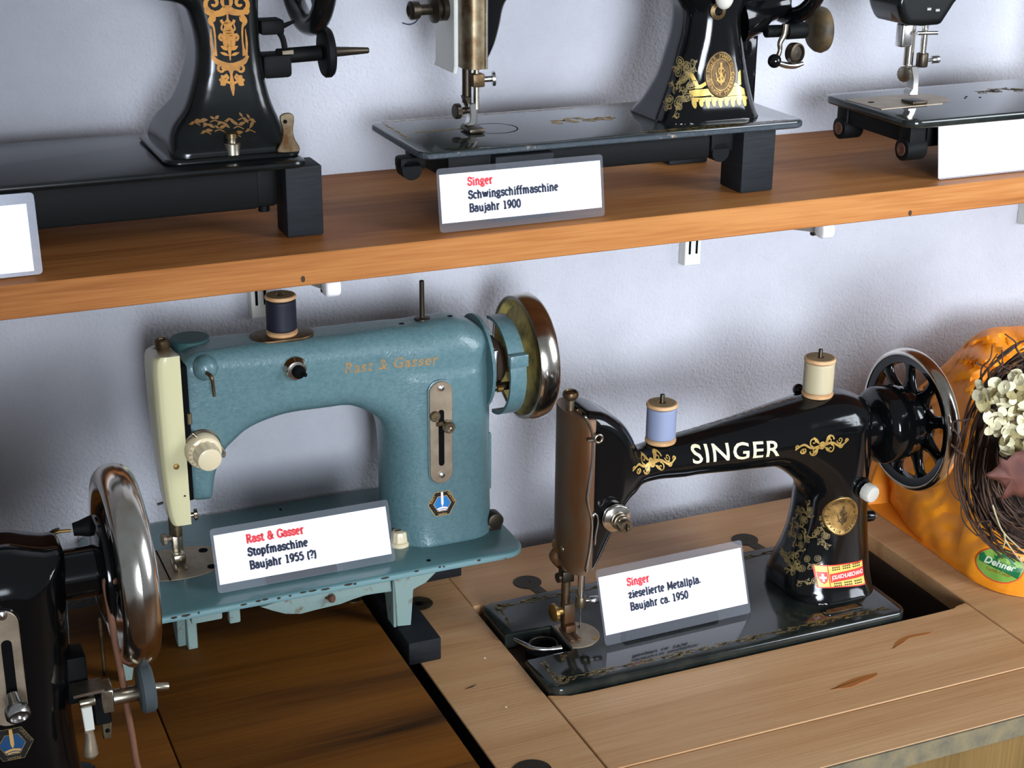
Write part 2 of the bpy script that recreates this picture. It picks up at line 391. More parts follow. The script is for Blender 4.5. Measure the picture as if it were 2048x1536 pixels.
def surface_nets(F, org, h):
    nx, ny, nz = F.shape; I = F < 0
    acc = np.zeros((nx-1, ny-1, nz-1, 3)); cnt = np.zeros((nx-1, ny-1, nz-1))
    corners = [(i, j, k) for i in (0, 1) for j in (0, 1) for k in (0, 1)]
    sl = lambda c: F[c[0]:nx-1+c[0], c[1]:ny-1+c[1], c[2]:nz-1+c[2]]
    for a in corners:
        for ax in range(3):
            if a[ax]: continue
            b = list(a); b[ax] = 1
            fa, fb = sl(a), sl(b); m = (fa < 0) != (fb < 0)
            t = np.where(m, fa / np.where(fa == fb, 1, fa - fb), 0)
            p = np.zeros(m.shape + (3,)) + np.array(a, float); p[..., ax] += t
            acc += np.where(m[..., None], p, 0); cnt += m
    act = cnt > 0; idx = -np.ones(act.shape, int); idx[act] = np.arange(act.sum())
    g = np.stack(np.nonzero(act), 1)
    V = (g + acc[act] / cnt[act][:, None]) * h + org
    Q = []
    for ax in range(3):
        sa = [slice(1, -1)] * 3; sa[ax] = slice(0, -1); sb = [slice(1, -1)] * 3; sb[ax] = slice(1, None)
        A = I[tuple(sa)]; B = I[tuple(sb)]; ch = np.stack(np.nonzero(A != B), 1)
        if not len(ch): continue
        off = np.ones(3, int); off[ax] = 0; c = ch + off
        u, w = [(1, 2), (2, 0), (0, 1)][ax]
        e1 = np.zeros(3, int); e1[u] = 1; e2 = np.zeros(3, int); e2[w] = 1
        q = np.stack([idx[tuple((c - e1 - e2).T)], idx[tuple((c - e2).T)], idx[tuple(c.T)], idx[tuple((c - e1).T)]], 1)
        neg = A[tuple(ch.T)]; q[~neg] = q[~neg][:, ::-1]; Q.append(q)
    return V, np.concatenate(Q)

def relax(V, Q, it=3, lam=0.5):
    E = np.concatenate([Q[:, [0, 1]], Q[:, [1, 2]], Q[:, [2, 3]], Q[:, [3, 0]]]); n = len(V)
    deg = np.bincount(E.ravel(), minlength=n).astype(float)
    for k in range(it):
        for l in (lam, -lam * 1.03):
            S = np.zeros_like(V)
            for c in range(3):
                S[:, c] = np.bincount(E[:, 0], V[E[:, 1], c], n) + np.bincount(E[:, 1], V[E[:, 0], c], n)
            V = V + l * (S / deg[:, None] - V)
    return V

def smin(a, b, k):
    h = np.clip(0.5 + 0.5 * (b - a) / k, 0, 1); return b + (a - b) * h - k * h * (1 - h)

def body(name, P, yc, hfun, rfun, vox, m, parent, extra=(), k=0.012, pad=0.012, zlo=None, it=6, grow=0.0):
    """cast body: outline P in x-z, half depth hfun(x,z) about the plane yc, edges rounded by rfun(x,z)"""
    P = np.asarray(P, float); lo = P.min(0) - pad; hi = P.max(0) + pad
    xs = np.arange(lo[0], hi[0], vox); zs = np.arange(lo[1] if zlo is None else zlo - 2.5*vox, hi[1], vox)
    X, Z = np.meshgrid(xs, zs, indexing='ij'); d2 = sd_poly(X, Z, P) - grow
    H = hfun(X, Z) + 0 * X; R = np.minimum(rfun(X, Z) + 0 * X, H * 0.98)
    hm = H.max() + pad
    ys = np.arange(yc - hm, yc + hm, vox)
    w0 = (d2 + R)[:, None, :]; w1 = np.abs(ys - yc)[None, :, None] - (H - R)[:, None, :]
    D = np.sqrt(np.maximum(w0, 0)**2 + np.maximum(w1, 0)**2) + np.minimum(np.maximum(w0, w1), 0) - R[:, None, :]
    if extra:
        X3, Y3, Z3 = np.meshgrid(xs, ys, zs, indexing='ij')
        for f in extra: D = smin(D, f(X3, Y3, Z3), k)
    if zlo is not None: D = np.maximum(D, (zlo - zs)[None, None, :])
    V, Q = surface_nets(D, np.array([xs[0], ys[0], zs[0]]), vox)
    V = relax(V, Q, it)
    o = link_mesh(name, V, Q.tolist(), m, parent, 180)
    return o, BVHTree.FromPolygons([tuple(v) for v in V], Q.tolist())

# decals: flat 2-D art laid on a surface
def ribbon(pts, w, n=6):
    P = spline(pts, n, False) if n else np.asarray(pts, float)
    T = np.gradient(P, axis=0); T /= np.linalg.norm(T, axis=1, keepdims=True) + 1e-12
    Nn = np.stack([-T[:, 1], T[:, 0]], 1)
    Wd = np.full(len(P), w) if np.isscalar(w) else np.interp(np.linspace(0, 1, len(P)), np.linspace(0, 1, len(w)), w)
    V = np.empty((2*len(P), 2)); V[0::2] = P + Nn*Wd[:, None]; V[1::2] = P - Nn*Wd[:, None]
    return V, [(2*i, 2*i+1, 2*i+3, 2*i+2) for i in range(len(P)-1)]

def spiral(cx, cy, r0, a0, turns, w, shrink=0.12, n=18, taper=0.5):
    """curl that starts at radius r0 / angle a0 and winds in"""
    P = []
    for i in range(n + 1):
        t = i / n; r = r0 * (1 - (1 - shrink) * t); a = a0 + turns * 2 * math.pi * t
        P.append((cx + r*math.cos(a), cy + r*math.sin(a)))
    return ribbon(P, [w, w * taper], 0)

def leafshape(x, y, ang, L, w):
    P = []
    for t in np.linspace(0, 1, 7): P.append((t*L, 0))
    V, F = ribbon(P, [0.0001, w*0.8, w, w*0.7, 0.0001], 0)
    c, s = math.cos(ang), math.sin(ang)
    return V @ np.array([[c, s], [-s, c]]) + (x, y), F

class Art:
    """collects 2-D pieces"""
    def __init__(s): s.V = np.zeros((0, 2)); s.F = []
    def put(s, VF, x=0, y=0, sx=1, sy=1, rot=0):
        V, F = VF; c, q = math.cos(rot), math.sin(rot)
        V = (np.asarray(V, float) * (sx, sy)) @ np.array([[c, q], [-q, c]]) + (x, y)
        o = len(s.V); s.V = np.concatenate([s.V, V]); s.F += [tuple(i + o for i in f) for f in F]; return s
    def poly(s, P): P = np.asarray(P, float); return s.put((P, [tuple(range(len(P)))]))
    def get(s): return s.V, s.F
    def refine(s, mx):
        bm = bmesh.new(); vs = [bm.verts.new((v[0], v[1], 0)) for v in s.V]
        for f in s.F:
            try: bm.faces.new([vs[i] for i in f])
            except ValueError: pass
        bmesh.ops.triangulate(bm, faces=bm.faces[:])
        for _ in range(4):
            E = [e for e in bm.edges if e.calc_length() > mx]
            if not E: break
            bmesh.ops.subdivide_edges(bm, edges=E, cuts=1); bmesh.ops.triangulate(bm, faces=bm.faces[:])
        bm.verts.index_update()
        s.V = np.array([(v.co.x, v.co.y) for v in bm.verts]); s.F = [tuple(v.index for v in f.verts) for f in bm.faces]; bm.free(); return s
    def on_body(s, name, bvh, m, parent, y0, off=0.0003, refine=0.002, label=None, dirn=(0, 1, 0), frm=None):
        """art x,y = world x,z, cast along +y on the body"""
        if refine: s.refine(refine)
        V = []; ok = []
        for a, b in s.V:
            o = Vector((a, y0, b)) if frm is None else Vector(frm(a, b))
            h = bvh.ray_cast(o, Vector(dirn))
            if h[0] is None: V.append(o); ok.append(False)
            else: V.append(h[0] + h[1].normalized() * off * (1 if h[1].dot(Vector(dirn)) < 0 else -1)); ok.append(True)
        F = [f for f in s.F if all(ok[i] for i in f)]
        used = sorted({i for f in F for i in f}); mp = {i: k for k, i in enumerate(used)}
        if not F: return None
        o = link_mesh(name, [V[i] for i in used], [[mp[i] for i in f] for f in F], m, parent, 180)
        if label: o['label'] = label
        return o
    def on_plane(s, name, m, parent, org, ux, uy, label=None, off=0.0, origin=None):
        org = np.array(org, float); ux = np.array(ux, float); uy = np.array(uy, float); n = np.cross(ux, uy); n /= np.linalg.norm(n)
        V = [org + ux*a + uy*b + n*off for a, b in s.V]
        o = link_mesh(name, V, s.F, m, parent, 180, origin)
        if label: o['label'] = label
        return o

def font_text(txt, size, bold=0.0, spacing=1.0, shear=0.0):
    c = bpy.data.curves.new('t', 'FONT'); c.body = txt; c.size = 1.0; c.offset = bold; c.space_character = spacing; c.shear = shear
    c.resolution_u = 3; c.fill_mode = 'FRONT'
    o = bpy.data.objects.new('t', c); COL.objects.link(o)
    dg = bpy.context.evaluated_depsgraph_get(); me = o.evaluated_get(dg).to_mesh()
    V = np.array([(v.co.x, v.co.y) for v in me.vertices]).reshape(-1, 2)*size; F = [tuple(p.vertices) for p in me.polygons]
    o.evaluated_get(dg).to_mesh_clear(); bpy.data.objects.remove(o); bpy.data.curves.remove(c)
    return V, F

def ring_text(art, txt, cx, cy, rx, ry, size, a_mid, step, inward=False, bold=0.0):
    """letters set round an ellipse, angles in degrees"""
    n = len(txt)
    for i, ch in enumerate(txt):
        if ch == ' ': continue
        a = a_mid + (step * ((n-1)/2 - i)) * (-1 if inward else 1)
        V, F = font_text(ch, size, bold)
        if len(V) == 0: continue
        V = V - (V.min(0) + V.max(0)) / 2; t = math.radians(a)
        art.put((V, F), cx + rx*math.cos(t), cy + ry*math.sin(t), rot=t - math.pi/2 + (math.pi if inward else 0))

# typewriter-like slab face drawn as strokes (cap height 1)
def _arc(cx, cy, rx, ry, a0, a1, n=10):
    return [(cx + rx*math.cos(math.radians(a0 + (a1-a0)*k/n)), cy + ry*math.sin(math.radians(a0 + (a1-a0)*k/n))) for k in range(n+1)]
def _glyphs():
    A = _arc; x = 0.68
    def bowl(cx=0.31): return A(cx, x/2, 0.21, x/2, 0, 360, 18)
    g = {}
    g['S'] = (.68, [A(.34, .75, .21, .23, 10, 270), A(.34, .26, .24, .26, 90, -165), [(.56, .70), (.56, .98)], [(.1, .02), (.1, .3)]])
    g['B'] = (.74, [[(.2, 0), (.2, 1)], [(.06, 1), (.42, 1)], A(.42, .76, .19, .24, 90, -90), [(.2, .52), (.44, .52)], A(.44, .26, .22, .26, 90, -90), [(.44, 0), (.06, 0)]])
    g['R'] = (.78, [[(.2, 0), (.2, 1)], [(.06, 1), (.42, 1)], A(.42, .76, .2, .24, 90, -90), [(.2, .52), (.42, .52)], [(.42, .52), (.62, .02)], [(.06, 0), (.34, 0)], [(.54, 0), (.76, 0)]])
    g['G'] = (.78, [A(.42, .5, .33, .5, 45, 330, 16), [(.72, .0), (.72, .42)], [(.5, .42), (.8, .42)], [(.68, .72), (.68, 1)]])
    g['M'] = (.98, [[(.18, 0), (.18, 1)], [(.18, 1), (.48, .15), (.8, 1)], [(.8, 1), (.8, 0)], [(.05, 1), (.22, 1)], [(.76, 1), (.93, 1)], [(.05, 0), (.32, 0)], [(.66, 0), (.93, 0)]])
    g['i'] = (.38, [[(.2, 0), (.2, x)], [(.06, x), (.2, x)], [(.04, 0), (.36, 0)], [(.19, .83), (.19, 1.0)]])
    g['j'] = (.36, [[(.22, x), (.22, -.1)], A(.08, -.1, .14, .16, 0, -130), [(.08, x), (.22, x)], [(.21, .83), (.21, 1.0)]])
    g['l'] = (.38, [[(.2, 0), (.2, 1)], [(.06, 1), (.2, 1)], [(.04, 0), (.36, 0)]])
    def arch(x0, w): return [(x0, .38)] and A(x0 + w/2, .42, w/2, .26, 180, 0) + [(x0 + w, 0)]
    g['n'] = (.72, [[(.17, 0), (.17, x)], [(.04, x), (.17, x)], arch(.17, .36), [(.03, 0), (.31, 0)], [(.41, 0), (.67, 0)]])
    g['h'] = (.72, [[(.17, 0), (.17, 1)], [(.04, 1), (.17, 1)], arch(.17, .36), [(.03, 0), (.31, 0)], [(.41, 0), (.67, 0)]])
    g['m'] = (1.04, [[(.17, 0), (.17, x)], [(.04, x), (.17, x)], arch(.17, .33), arch(.5, .33), [(.03, 0), (.29, 0)], [(.39, 0), (.61, 0)], [(.73, 0), (.97, 0)]])
    g['r'] = (.56, [[(.18, 0), (.18, x)], [(.04, x), (.18, x)], A(.36, .4, .18, .27, 180, 50), [(.04, 0), (.36, 0)]])
    g['u'] = (.72, [[(.17, x), (.17, .24)], A(.35, .24, .18, .23, 180, 360), [(.53, x), (.53, 0)], [(.04, x), (.17, x)], [(.42, x), (.53, x)], [(.53, 0), (.68, 0)]])
    g['w'] = (.9, [[(.1, x), (.28, .02), (.45, x), (.62, .02), (.8, x)], [(0, x), (.22, x)], [(.68, x), (.9, x)]])
    g['z'] = (.58, [[(.08, x), (.5, x), (.08, 0), (.5, 0)], [(.08, x), (.08, .52)], [(.5, 0), (.5, .16)]])
    g['a'] = (.64, [A(.3, .46, .2, .22, 160, 0), [(.5, .46), (.5, .05), (.62, 0)], A(.3, .2, .2, .2, 60, 330)])
    g['s'] = (.54, [A(.27, .51, .17, .17, 10, 270), A(.27, .17, .19, .17, 90, -165), [(.44, .5), (.44, x)], [(.09, 0), (.09, .18)]])
    g['e'] = (.6, [[(.1, .36), (.5, .36)], A(.3, x/2, .21, x/2, 5, 310, 14)])
    g['c'] = (.56, [A(.31, x/2, .22, x/2, 40, 315, 14), [(.49, .5), (.49, .62)]])
    g['o'] = (.62, [bowl()])
    g['p'] = (.7, [[(.17, x), (.17, -.28)], [(.04, x), (.17, x)], A(.36, x/2, .2, x/2, 165, -165, 14), [(.04, -.28), (.33, -.28)]])
    g['g'] = (.64, [A(.28, .46, .18, .21, 0, 360, 14), [(.42, .62), (.58, .68)], A(.3, -.1, .22, .16, 90, 450, 14), [(.2, .26), (.12, .14), (.3, .06)]])
    g['f'] = (.44, [[(.18, 0), (.18, .8)], A(.34, .8, .16, .2, 180, 50), [(-.02, x), (.42, x)], [(.04, 0), (.36, 0)]])
    g['t'] = (.46, [[(.2, .92), (.2, .14)], A(.32, .14, .12, .14, 180, 340), [(-.03, x), (.44, x)]])
    g['1'] = (.6, [[(.3, 0), (.3, 1)], [(.12, .84), (.3, 1)], [(.1, 0), (.5, 0)]])
    g['9'] = (.66, [A(.32, .68, .21, .31, 0, 360, 16), [(.53, .68), (.5, .3), (.3, 0), (.14, .08)]])
    g['0'] = (.66, [A(.33, .5, .22, .5, 0, 360, 18)])
    g['5'] = (.64, [[(.52, 1), (.16, 1), (.13, .55)], A(.3, .33, .23, .32, 125, -150, 14)])
    g['('] = (.36, [A(.36, .4, .22, .66, 120, 240)])
    g[')'] = (.36, [A(.0, .4, .22, .66, 60, -60)])
    g['?'] = (.56, [A(.27, .74, .19, .24, 180, -60), [(.35, .52), (.27, .4), (.27, .26)], [(.27, -.02), (.27, .14)]])
    g['&'] = (.9, [A(.38, .77, .16, .22, -60, 240, 12), [(.28, .6), (.7, .02), (.86, 0)], A(.36, .28, .24, .28, 130, 350, 12), [(.6, .22), (.72, .5)], [(.62, .5), (.84, .5)]])
    g['.'] = (.3, [[(.14, -.02), (.14, .17)]])
    g[' '] = (.42, [])
    return g
GL = _glyphs()
def slab_text(txt, size, wt=0.075, track=1.0, sx=1.0):
    a = Art(); x = 0
    for ch in txt:
        w, st = GL[ch]
        for s_ in st:
            s_ = np.array(s_, float); runs = [[s_[0]]]
            for i in range(1, len(s_)):
                runs[-1].append(s_[i])
                if i < len(s_) - 1:
                    p, q = s_[i] - s_[i-1], s_[i+1] - s_[i]
                    if np.dot(p, q) < 0.75*np.linalg.norm(p)*np.linalg.norm(q): runs.append([s_[i]])
            for r_ in runs:
                r_ = np.array(r_)
                if len(r_) > 1: a.put(ribbon(r_, wt * (1.0 if abs(r_[0][1] - r_[-1][1]) > 0.05 or len(r_) > 3 else 0.85), 0), x, 0)
        x += w * track
    a.V = a.V * (size*sx, size)
    return a.get(), x * size * sx
# ------------------------------------------------------------------ setting
def struct(name, part, m, smooth=0):
    o = part.build(name, m, None, smooth); o['kind'] = 'structure'; return o
WY = 0.038; TZ = 0.75; LZ = 0.7735; SZ = 1.15
struct('floor', Part().box((-2.4, -4.2, -0.05), (3.4, 0.1, 0.0)), M['floor'])
struct('wall_back', Part().box((-2.4, WY, 0.0), (3.4, WY + 0.1, 2.6)), M['plaster'])

# ------------------------------------------------------------------ shelf
t = thing('wall_shelf', (0.55, -0.08, SZ - 0.0255), 'long orange-brown wooden shelf board carrying the upper row of machines', 'shelf')
Part().box((-0.55, -0.206, SZ - 0.0255), (1.75, WY - 0.0005, SZ), 0.0008, 1).build('board', M['shelf_wood'], t, 30)
for x, z in ((0.8875, 1.1278), (0.3203, 1.1303)):
    k = Part(); k.prism(ellipse(x, z, 0.0016, 0.0026, 12), -0.2066, -0.2058, 'y'); k.build('wood_knot', M['oil_stain'], t, 0)
def rail(xl, name, label):
    t = thing(name, (xl + 0.008, WY - 0.007, 1.025), label, 'shelf rail', 'slotted shelf rails on the wall')
    Part().box((xl, WY - 0.0135, 1.0245), (xl + 0.0185, WY - 0.0003, 1.1242), 0.0006, 1).build('rail_body', M['rail_paint'], t, 30)
    for k in range(3):
        for dx in (0.0052, 0.0132):
            Part().prism(rrect(xl + dx - 0.0012, 1.0365 + 0.03*k, xl + dx + 0.0012, 1.0525 + 0.03*k, 0.0009, 3), WY - 0.0138, WY - 0.0133, 'y').build('slot', M['blackhole'], t, 0)
rail(0.3345, 'shelf_rail', 'slotted white wall rail below the shelf above the navy thread spool')
rail(0.7885, 'shelf_rail', 'slotted white wall rail below the shelf, left of the spool on the gold-lettered black machine')
rail(1.2245, 'shelf_rail', 'slotted white wall rail below the shelf at the right edge of the photo')
def bracket(x, label):
    t = thing('shelf_bracket', (x, -0.08, 1.09), label, 'shelf bracket', 'white shelf brackets with rounded caps')
    Part().loft([[(x - w, y, 1.1242), (x + w, y, 1.1242), (x + w, y, z), (x - w, y, z)] for y, z, w in
                 ((-0.186, 1.1125, 0.0042), (-0.172, 1.1105, 0.0045), (-0.1, 1.097, 0.0045), (0.024, 1.074, 0.0045))]).build('arm', M['bracket_paint'], t, 30)
    c = Part(); c.prism(rrect(-0.2, 1.1095, -0.183, 1.1242, 0.0062, 6), x - 0.0062, x + 0.0062, 'x', 0.0025, 3); c.build('end_cap', M['white_plastic'], t, 60)
    screw((x - 0.001, -0.176, 1.1105), (0, -0.2, -1), 0.0034, 0.003, 'screw', M['dark_metal'], t)
bracket(0.347, 'white shelf bracket end under the shelf, above the blue-green machine')
bracket(0.807, 'white shelf bracket end under the shelf, above and left of the orange bag')

# ------------------------------------------------------------------ tables
t = thing('sewing_cabinet', (0.1, -0.22, 0.0), 'dark walnut sewing cabinet top under the blue-green machine', 'sewing cabinet')
Part().box((-0.75, -0.4655, LZ - 0.024), (0.1834, 0, LZ), 0.0012, 2).build('top_board', M['walnut'], t, 30)
Part().box((0.1846, -0.4655, LZ - 0.024), (0.3988, 0, LZ), 0.0012, 2).build('top_leaf', M['walnut'], t, 30)
Part().box((-0.7, -0.44, 0.0), (0.385, -0.012, LZ - 0.0245), 0.002, 1).build('cabinet_body', M['walnut'], t, 30)
for (a, b, l) in ((0.20, -0.045, 0.014),):
    Part().prism(rrect(0.385, -0.088, 0.3985, -0.062, 0.004), LZ - 0.0002, LZ + 0.001, 'z').build('hinge', M['old_metal'], t, 30)

t = thing('sewing_table', (0.8, -0.2, 0.0), 'light beech sewing table with a cut-out holding the gold-lettered black machine', 'sewing table')
X0, XA, XB = 0.423, 0.5052, 0.949; FY = -0.3900; TH = 0.019
Part().box((X0, -0.4515, TZ - TH), (XA - 0.0003, 0, TZ), 0.0008, 1).build('left_board', M['beech'], t, 30)
Part().box((XA + 0.0002, -0.4515, TZ - TH), (1.33, FY - 0.0006, TZ), 0.0008, 1).build('front_board', M['beech'], t, 30)
Part().box((XA + 0.0002, -0.0965, TZ - TH), (XB, 0, TZ), 0.0008, 1).build('back_board', M['beech'], t, 30)
Part().prism([(XB + 0.0012, FY + 0.0003), (1.33, FY + 0.0003), (1.33, -0.17), (1.10, -0.135), (1.0125, -0.083), (0.9985, -0.0425), (0.975, -0.018), (XB + 0.0012, -0.0)], TZ - TH, TZ, 'z', 0.0008, 1).build('right_board', M['beech'], t, 30)
fl = [(XA + 0.0008, FY + 0.0004), (XB - 0.0008, FY + 0.0004), (XB - 0.0008, -0.2715), (0.936, -0.2735), (0.93, -0.2765), (0.889, -0.2775)]
fl += [(x, -0.2775) for x in np.linspace(0.87, 0.54, 5)] + [(0.524, -0.2765), (0.514, -0.2725), (XA + 0.0008, -0.2690)]
flap = Part().prism(fl, TZ - TH + 0.001, TZ + 0.0006, 'z', 0.0006, 1).build('hinged_leaf', M['beech'], t, 30)
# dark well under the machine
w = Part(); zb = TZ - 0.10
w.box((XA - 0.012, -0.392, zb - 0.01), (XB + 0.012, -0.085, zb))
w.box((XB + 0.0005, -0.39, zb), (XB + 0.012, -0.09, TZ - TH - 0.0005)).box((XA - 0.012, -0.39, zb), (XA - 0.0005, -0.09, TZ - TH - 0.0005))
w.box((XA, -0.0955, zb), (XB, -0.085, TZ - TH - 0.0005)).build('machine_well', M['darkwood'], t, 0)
Part().box((X0 + 0.002, -0.4535, TZ - 0.0195), (1.33, -0.4516, TZ - 0.0004)).build('front_edge_strip', M['beech_edge'], t, 0)
Part().box((X0 + 0.004, -0.4475, 0.0), (1.32, -0.43, TZ - TH - 0.0005)).build('front_panel', M['beech_front'], t, 0)
Part().box((X0 + 0.004, -0.43, 0.0), (X0 + 0.02, -0.02, TZ - TH - 0.0005)).build('side_panel', M['darkwood'], t, 0)
Part().box((X0 - 0.0008, -0.4510, TZ - TH), (X0 - 0.0001, -0.0005, TZ - 0.0006)).build('gap_shade_strip', M['blackhole'], t, 0)  # black strip painted in for the shade in the gap between the tables
Part().box((1.30, -0.43, 0.0), (1.32, -0.18, TZ - TH - 0.0005)).build('side_panel', M['beech_front'], t, 0)
def hinge(cx, cy, tab):
    h = Part(); P = list(ellipse(cx, cy, 0.0142, 0.0135, 40))
    h.prism(P, TZ - 0.0004, TZ + 0.0007, 'z', 0.0003, 1)
    if tab is not None: h.prism([(cx - 0.006 + tab[0]*0.3, cy - 0.009), (cx + 0.0055 + tab[0]*0.3, cy - 0.008), (cx + 0.0055 + tab[0], cy + tab[1]), (cx - 0.0055 + tab[0], cy + tab[1])], TZ - 0.0004, TZ + 0.0006, 'z')
    o = h.build('hinge_plate', M['dark_metal'], t, 30)
    k = Part().prism(ellipse(cx + 0.002, cy - 0.001, 0.0007, 0.0007, 10), TZ + 0.0006, TZ + 0.0010, 'z').build('hole', M['blackhole'], o, 0)
hinge(0.5733, -0.0715, (0.006, -0.036)); hinge(0.8213, -0.0716, (0.006, -0.036))
h = Part().prism(ellipse(0.4588, -0.072, 0.0142, 0.0135, 32), TZ - 0.0004, TZ + 0.0007, 'z', 0.0003, 1).build('hinge_plate', M['old_metal'], t, 30)
Part().prism(ellipse(0.4588, -0.073, 0.004, 0.004, 16), TZ + 0.0006, TZ + 0.001, 'z').build('hole', M['blackhole'], h, 0)
h = Part().prism(ellipse(0.448, -0.366, 0.0165, 0.0155, 36), TZ - 0.0004, TZ + 0.0007, 'z', 0.0003, 1).build('hinge_plate', M['dark_metal'], t, 30)
for i, P in enumerate(([(0.7365, -0.3555), (0.752, -0.351), (0.77, -0.3475), (0.7925, -0.3475), (0.789, -0.3515), (0.771, -0.3555), (0.756, -0.3585)],
          [(0.829, -0.318), (0.84, -0.309), (0.859, -0.3035), (0.885, -0.306), (0.876, -0.308), (0.857, -0.3075), (0.844, -0.313)])):
    Part().prism(spline(P, 4), TZ + 0.0005, TZ + 0.0009 - 0.0001*i, 'z').build('scuff', M['stain'], t, 0)
for P, mm in ((ellipse(0.4795, -0.1895, 0.001, 0.001, 10), 'pale_mark'), (ellipse(0.4655, -0.2715, 0.0009, 0.0012, 10), 'pale_mark'),
              ([(0.4435, -0.232), (0.450, -0.2295), (0.4555, -0.2290), (0.4505, -0.2312)], 'oil_stain')):
    Part().prism(P, TZ - 0.0002, TZ + 0.0004, 'z').build('fleck', M[mm], t, 0)

# ------------------------------------------------------------------ black wooden blocks
def block(lo, hi, label):
    t = thing('wooden_block', ((lo[0]+hi[0])/2, (lo[1]+hi[1])/2, lo[2]), label, 'block', 'black wooden support blocks')
    Part().box(lo, hi, 0.0015, 2).build('block', M['black_wood'], t, 40)
    return t
block((0.4115, -0.1770, TZ + 0.0003), (0.4425, -0.04, 0.7728), 'black wooden block on the light table under the blue-green machine')
block((0.470, -0.035, TZ + 0.0003), (0.5181, -0.004, 0.790), 'black wooden block behind the blue-green machine leg by the wall')
block((0.7335, -0.165, SZ + 0.0003), (0.7665, -0.128, 1.2062), 'black upright block on the shelf under the right end of the middle machine')
block((0.7265, -0.046, SZ + 0.0003), (0.768, -0.012, 1.1618), 'small black block lying at the back of the shelf under the middle machine')
block((0.4935, -0.176, SZ + 0.0003), (0.5463, -0.142, 1.2052), 'black block on the shelf behind the card of the middle machine')
block((0.3225, -0.159, SZ + 0.0003), (0.3524, -0.128, 1.2072), 'black upright block on the shelf under the large gold-ornamented machine')

# ------------------------------------------------------------------ laminated cards
def card(loc, ang, w, h, label, lines=(), mx=0.005, mtop=0.006, mbot=0.008, yaw=0.0, foot=None, bend=False, tx=0.22, fs=0.0075, drop=1.65):
    """loc = bottom-left corner; leans back by ang degrees"""
    t = thing('description_card', loc, label, 'card', 'laminated description cards')
    a = math.radians(ang); ux = np.array((math.cos(yaw), math.sin(yaw), 0)); bk = np.array((-math.sin(yaw), math.cos(yaw), 0))
    uy = bk * math.sin(a) + np.array((0, 0, math.cos(a))); n = np.cross(ux, uy); o = np.array(loc, float)
    def slab(P, z0, z1, name, m, parent):
        P = ccw(P); k = len(P); V = [o + ux*p[0] + uy*p[1] + n*z for z in (z0, z1) for p in P]
        F = [(i, (i+1) % k, k + (i+1) % k, k + i) for i in range(k)] + [list(range(k))[::-1], list(range(k, 2*k))]
        return link_mesh(name, V, F, m, parent, 0)
    slab(rrect(0, 0, w, h, 0.003, 4), -0.0003, 0.0003, 'laminate_pouch', M['film'], t)
    p = slab([(mx, mbot), (w - mx*1.2, mbot), (w - mx*1.2, h - mtop), (mx, h - mtop)], -0.0002, 0.00045, 'paper', M['paper'], t)
    for i, (txt, c) in enumerate(lines):
        VF, wd = slab_text(txt, fs, 0.14)
        art = Art().put(VF); base = h - mtop - fs*drop - i*fs*1.73
        art.on_plane('lettering', M[c], p, o + ux*(w*tx) + uy*base, ux, uy, off=0.00062)
    if foot:
        f0, f1, fh = foot
        V = []
        for yy in (0.0012, 0.012):
            for xx, zz in ((f0, 0.0), (f1, 0.0), (f1, fh), (f0, fh)): V.append(o + ux*xx + bk*(yy + zz*math.tan(a)) + np.array((0, 0, zz + 0.0002)))
        link_mesh('card_foot', V, [(0, 1, 2, 3), (7, 6, 5, 4), (0, 4, 5, 1), (1, 5, 6, 2), (2, 6, 7, 3), (3, 7, 4, 0)], M['black_iron'], t, 0)
    return t, o, ux, uy, n
card((0.4396, -0.1905, SZ + 0.0006), 9, 0.1475, 0.0515, 'white card with red and black lettering leaning under the middle shelf machine',
     [('Singer', 'red_ink'), ('Schwingschiffmaschine', 'ink'), ('Baujahr 1900', 'ink')], 0.0022, 0.0050, 0.0075, tx=0.175, fs=0.0062)
card((-0.03, -0.1870, SZ + 0.0006), 9, 0.1595, 0.060, 'blank-looking white card at the left end of the shelf, cut by the photo edge', [], 0.005, 0.0078, 0.0030)
card((0.9290, -0.1880, SZ + 0.0006), 9, 0.155, 0.0500, 'bright white card at the right end of the shelf under the right machine', [], 0.0004, 0.0005, 0.0015)
card((0.2552, -0.1275, 0.8306), 20, 0.1625, 0.0565, 'white card with red and black lettering standing on the blue-green machine bed',
     [('Rast & Gasser', 'red_ink'), ('Stopfmaschine', 'ink'), ('Baujahr 1955 (?)', 'ink')], 0.0025, 0.0060, 0.0072, tx=0.185, fs=0.0067, foot=(0.045, 0.108, 0.004))
card((0.5838, -0.2235, 0.7575), 20, 0.1545, 0.0700, 'white card with a clear folded edge standing on the gold-bordered black machine bed',
     [('Singer', 'red_ink'), ('zieselierte Metallpla.', 'ink'), ('Baujahr ca. 1950', 'ink')], 0.0018, 0.0072, 0.0095, yaw=0.02, tx=0.19, fs=0.0066, drop=1.95, foot=(0.022, 0.12, 0.0055))

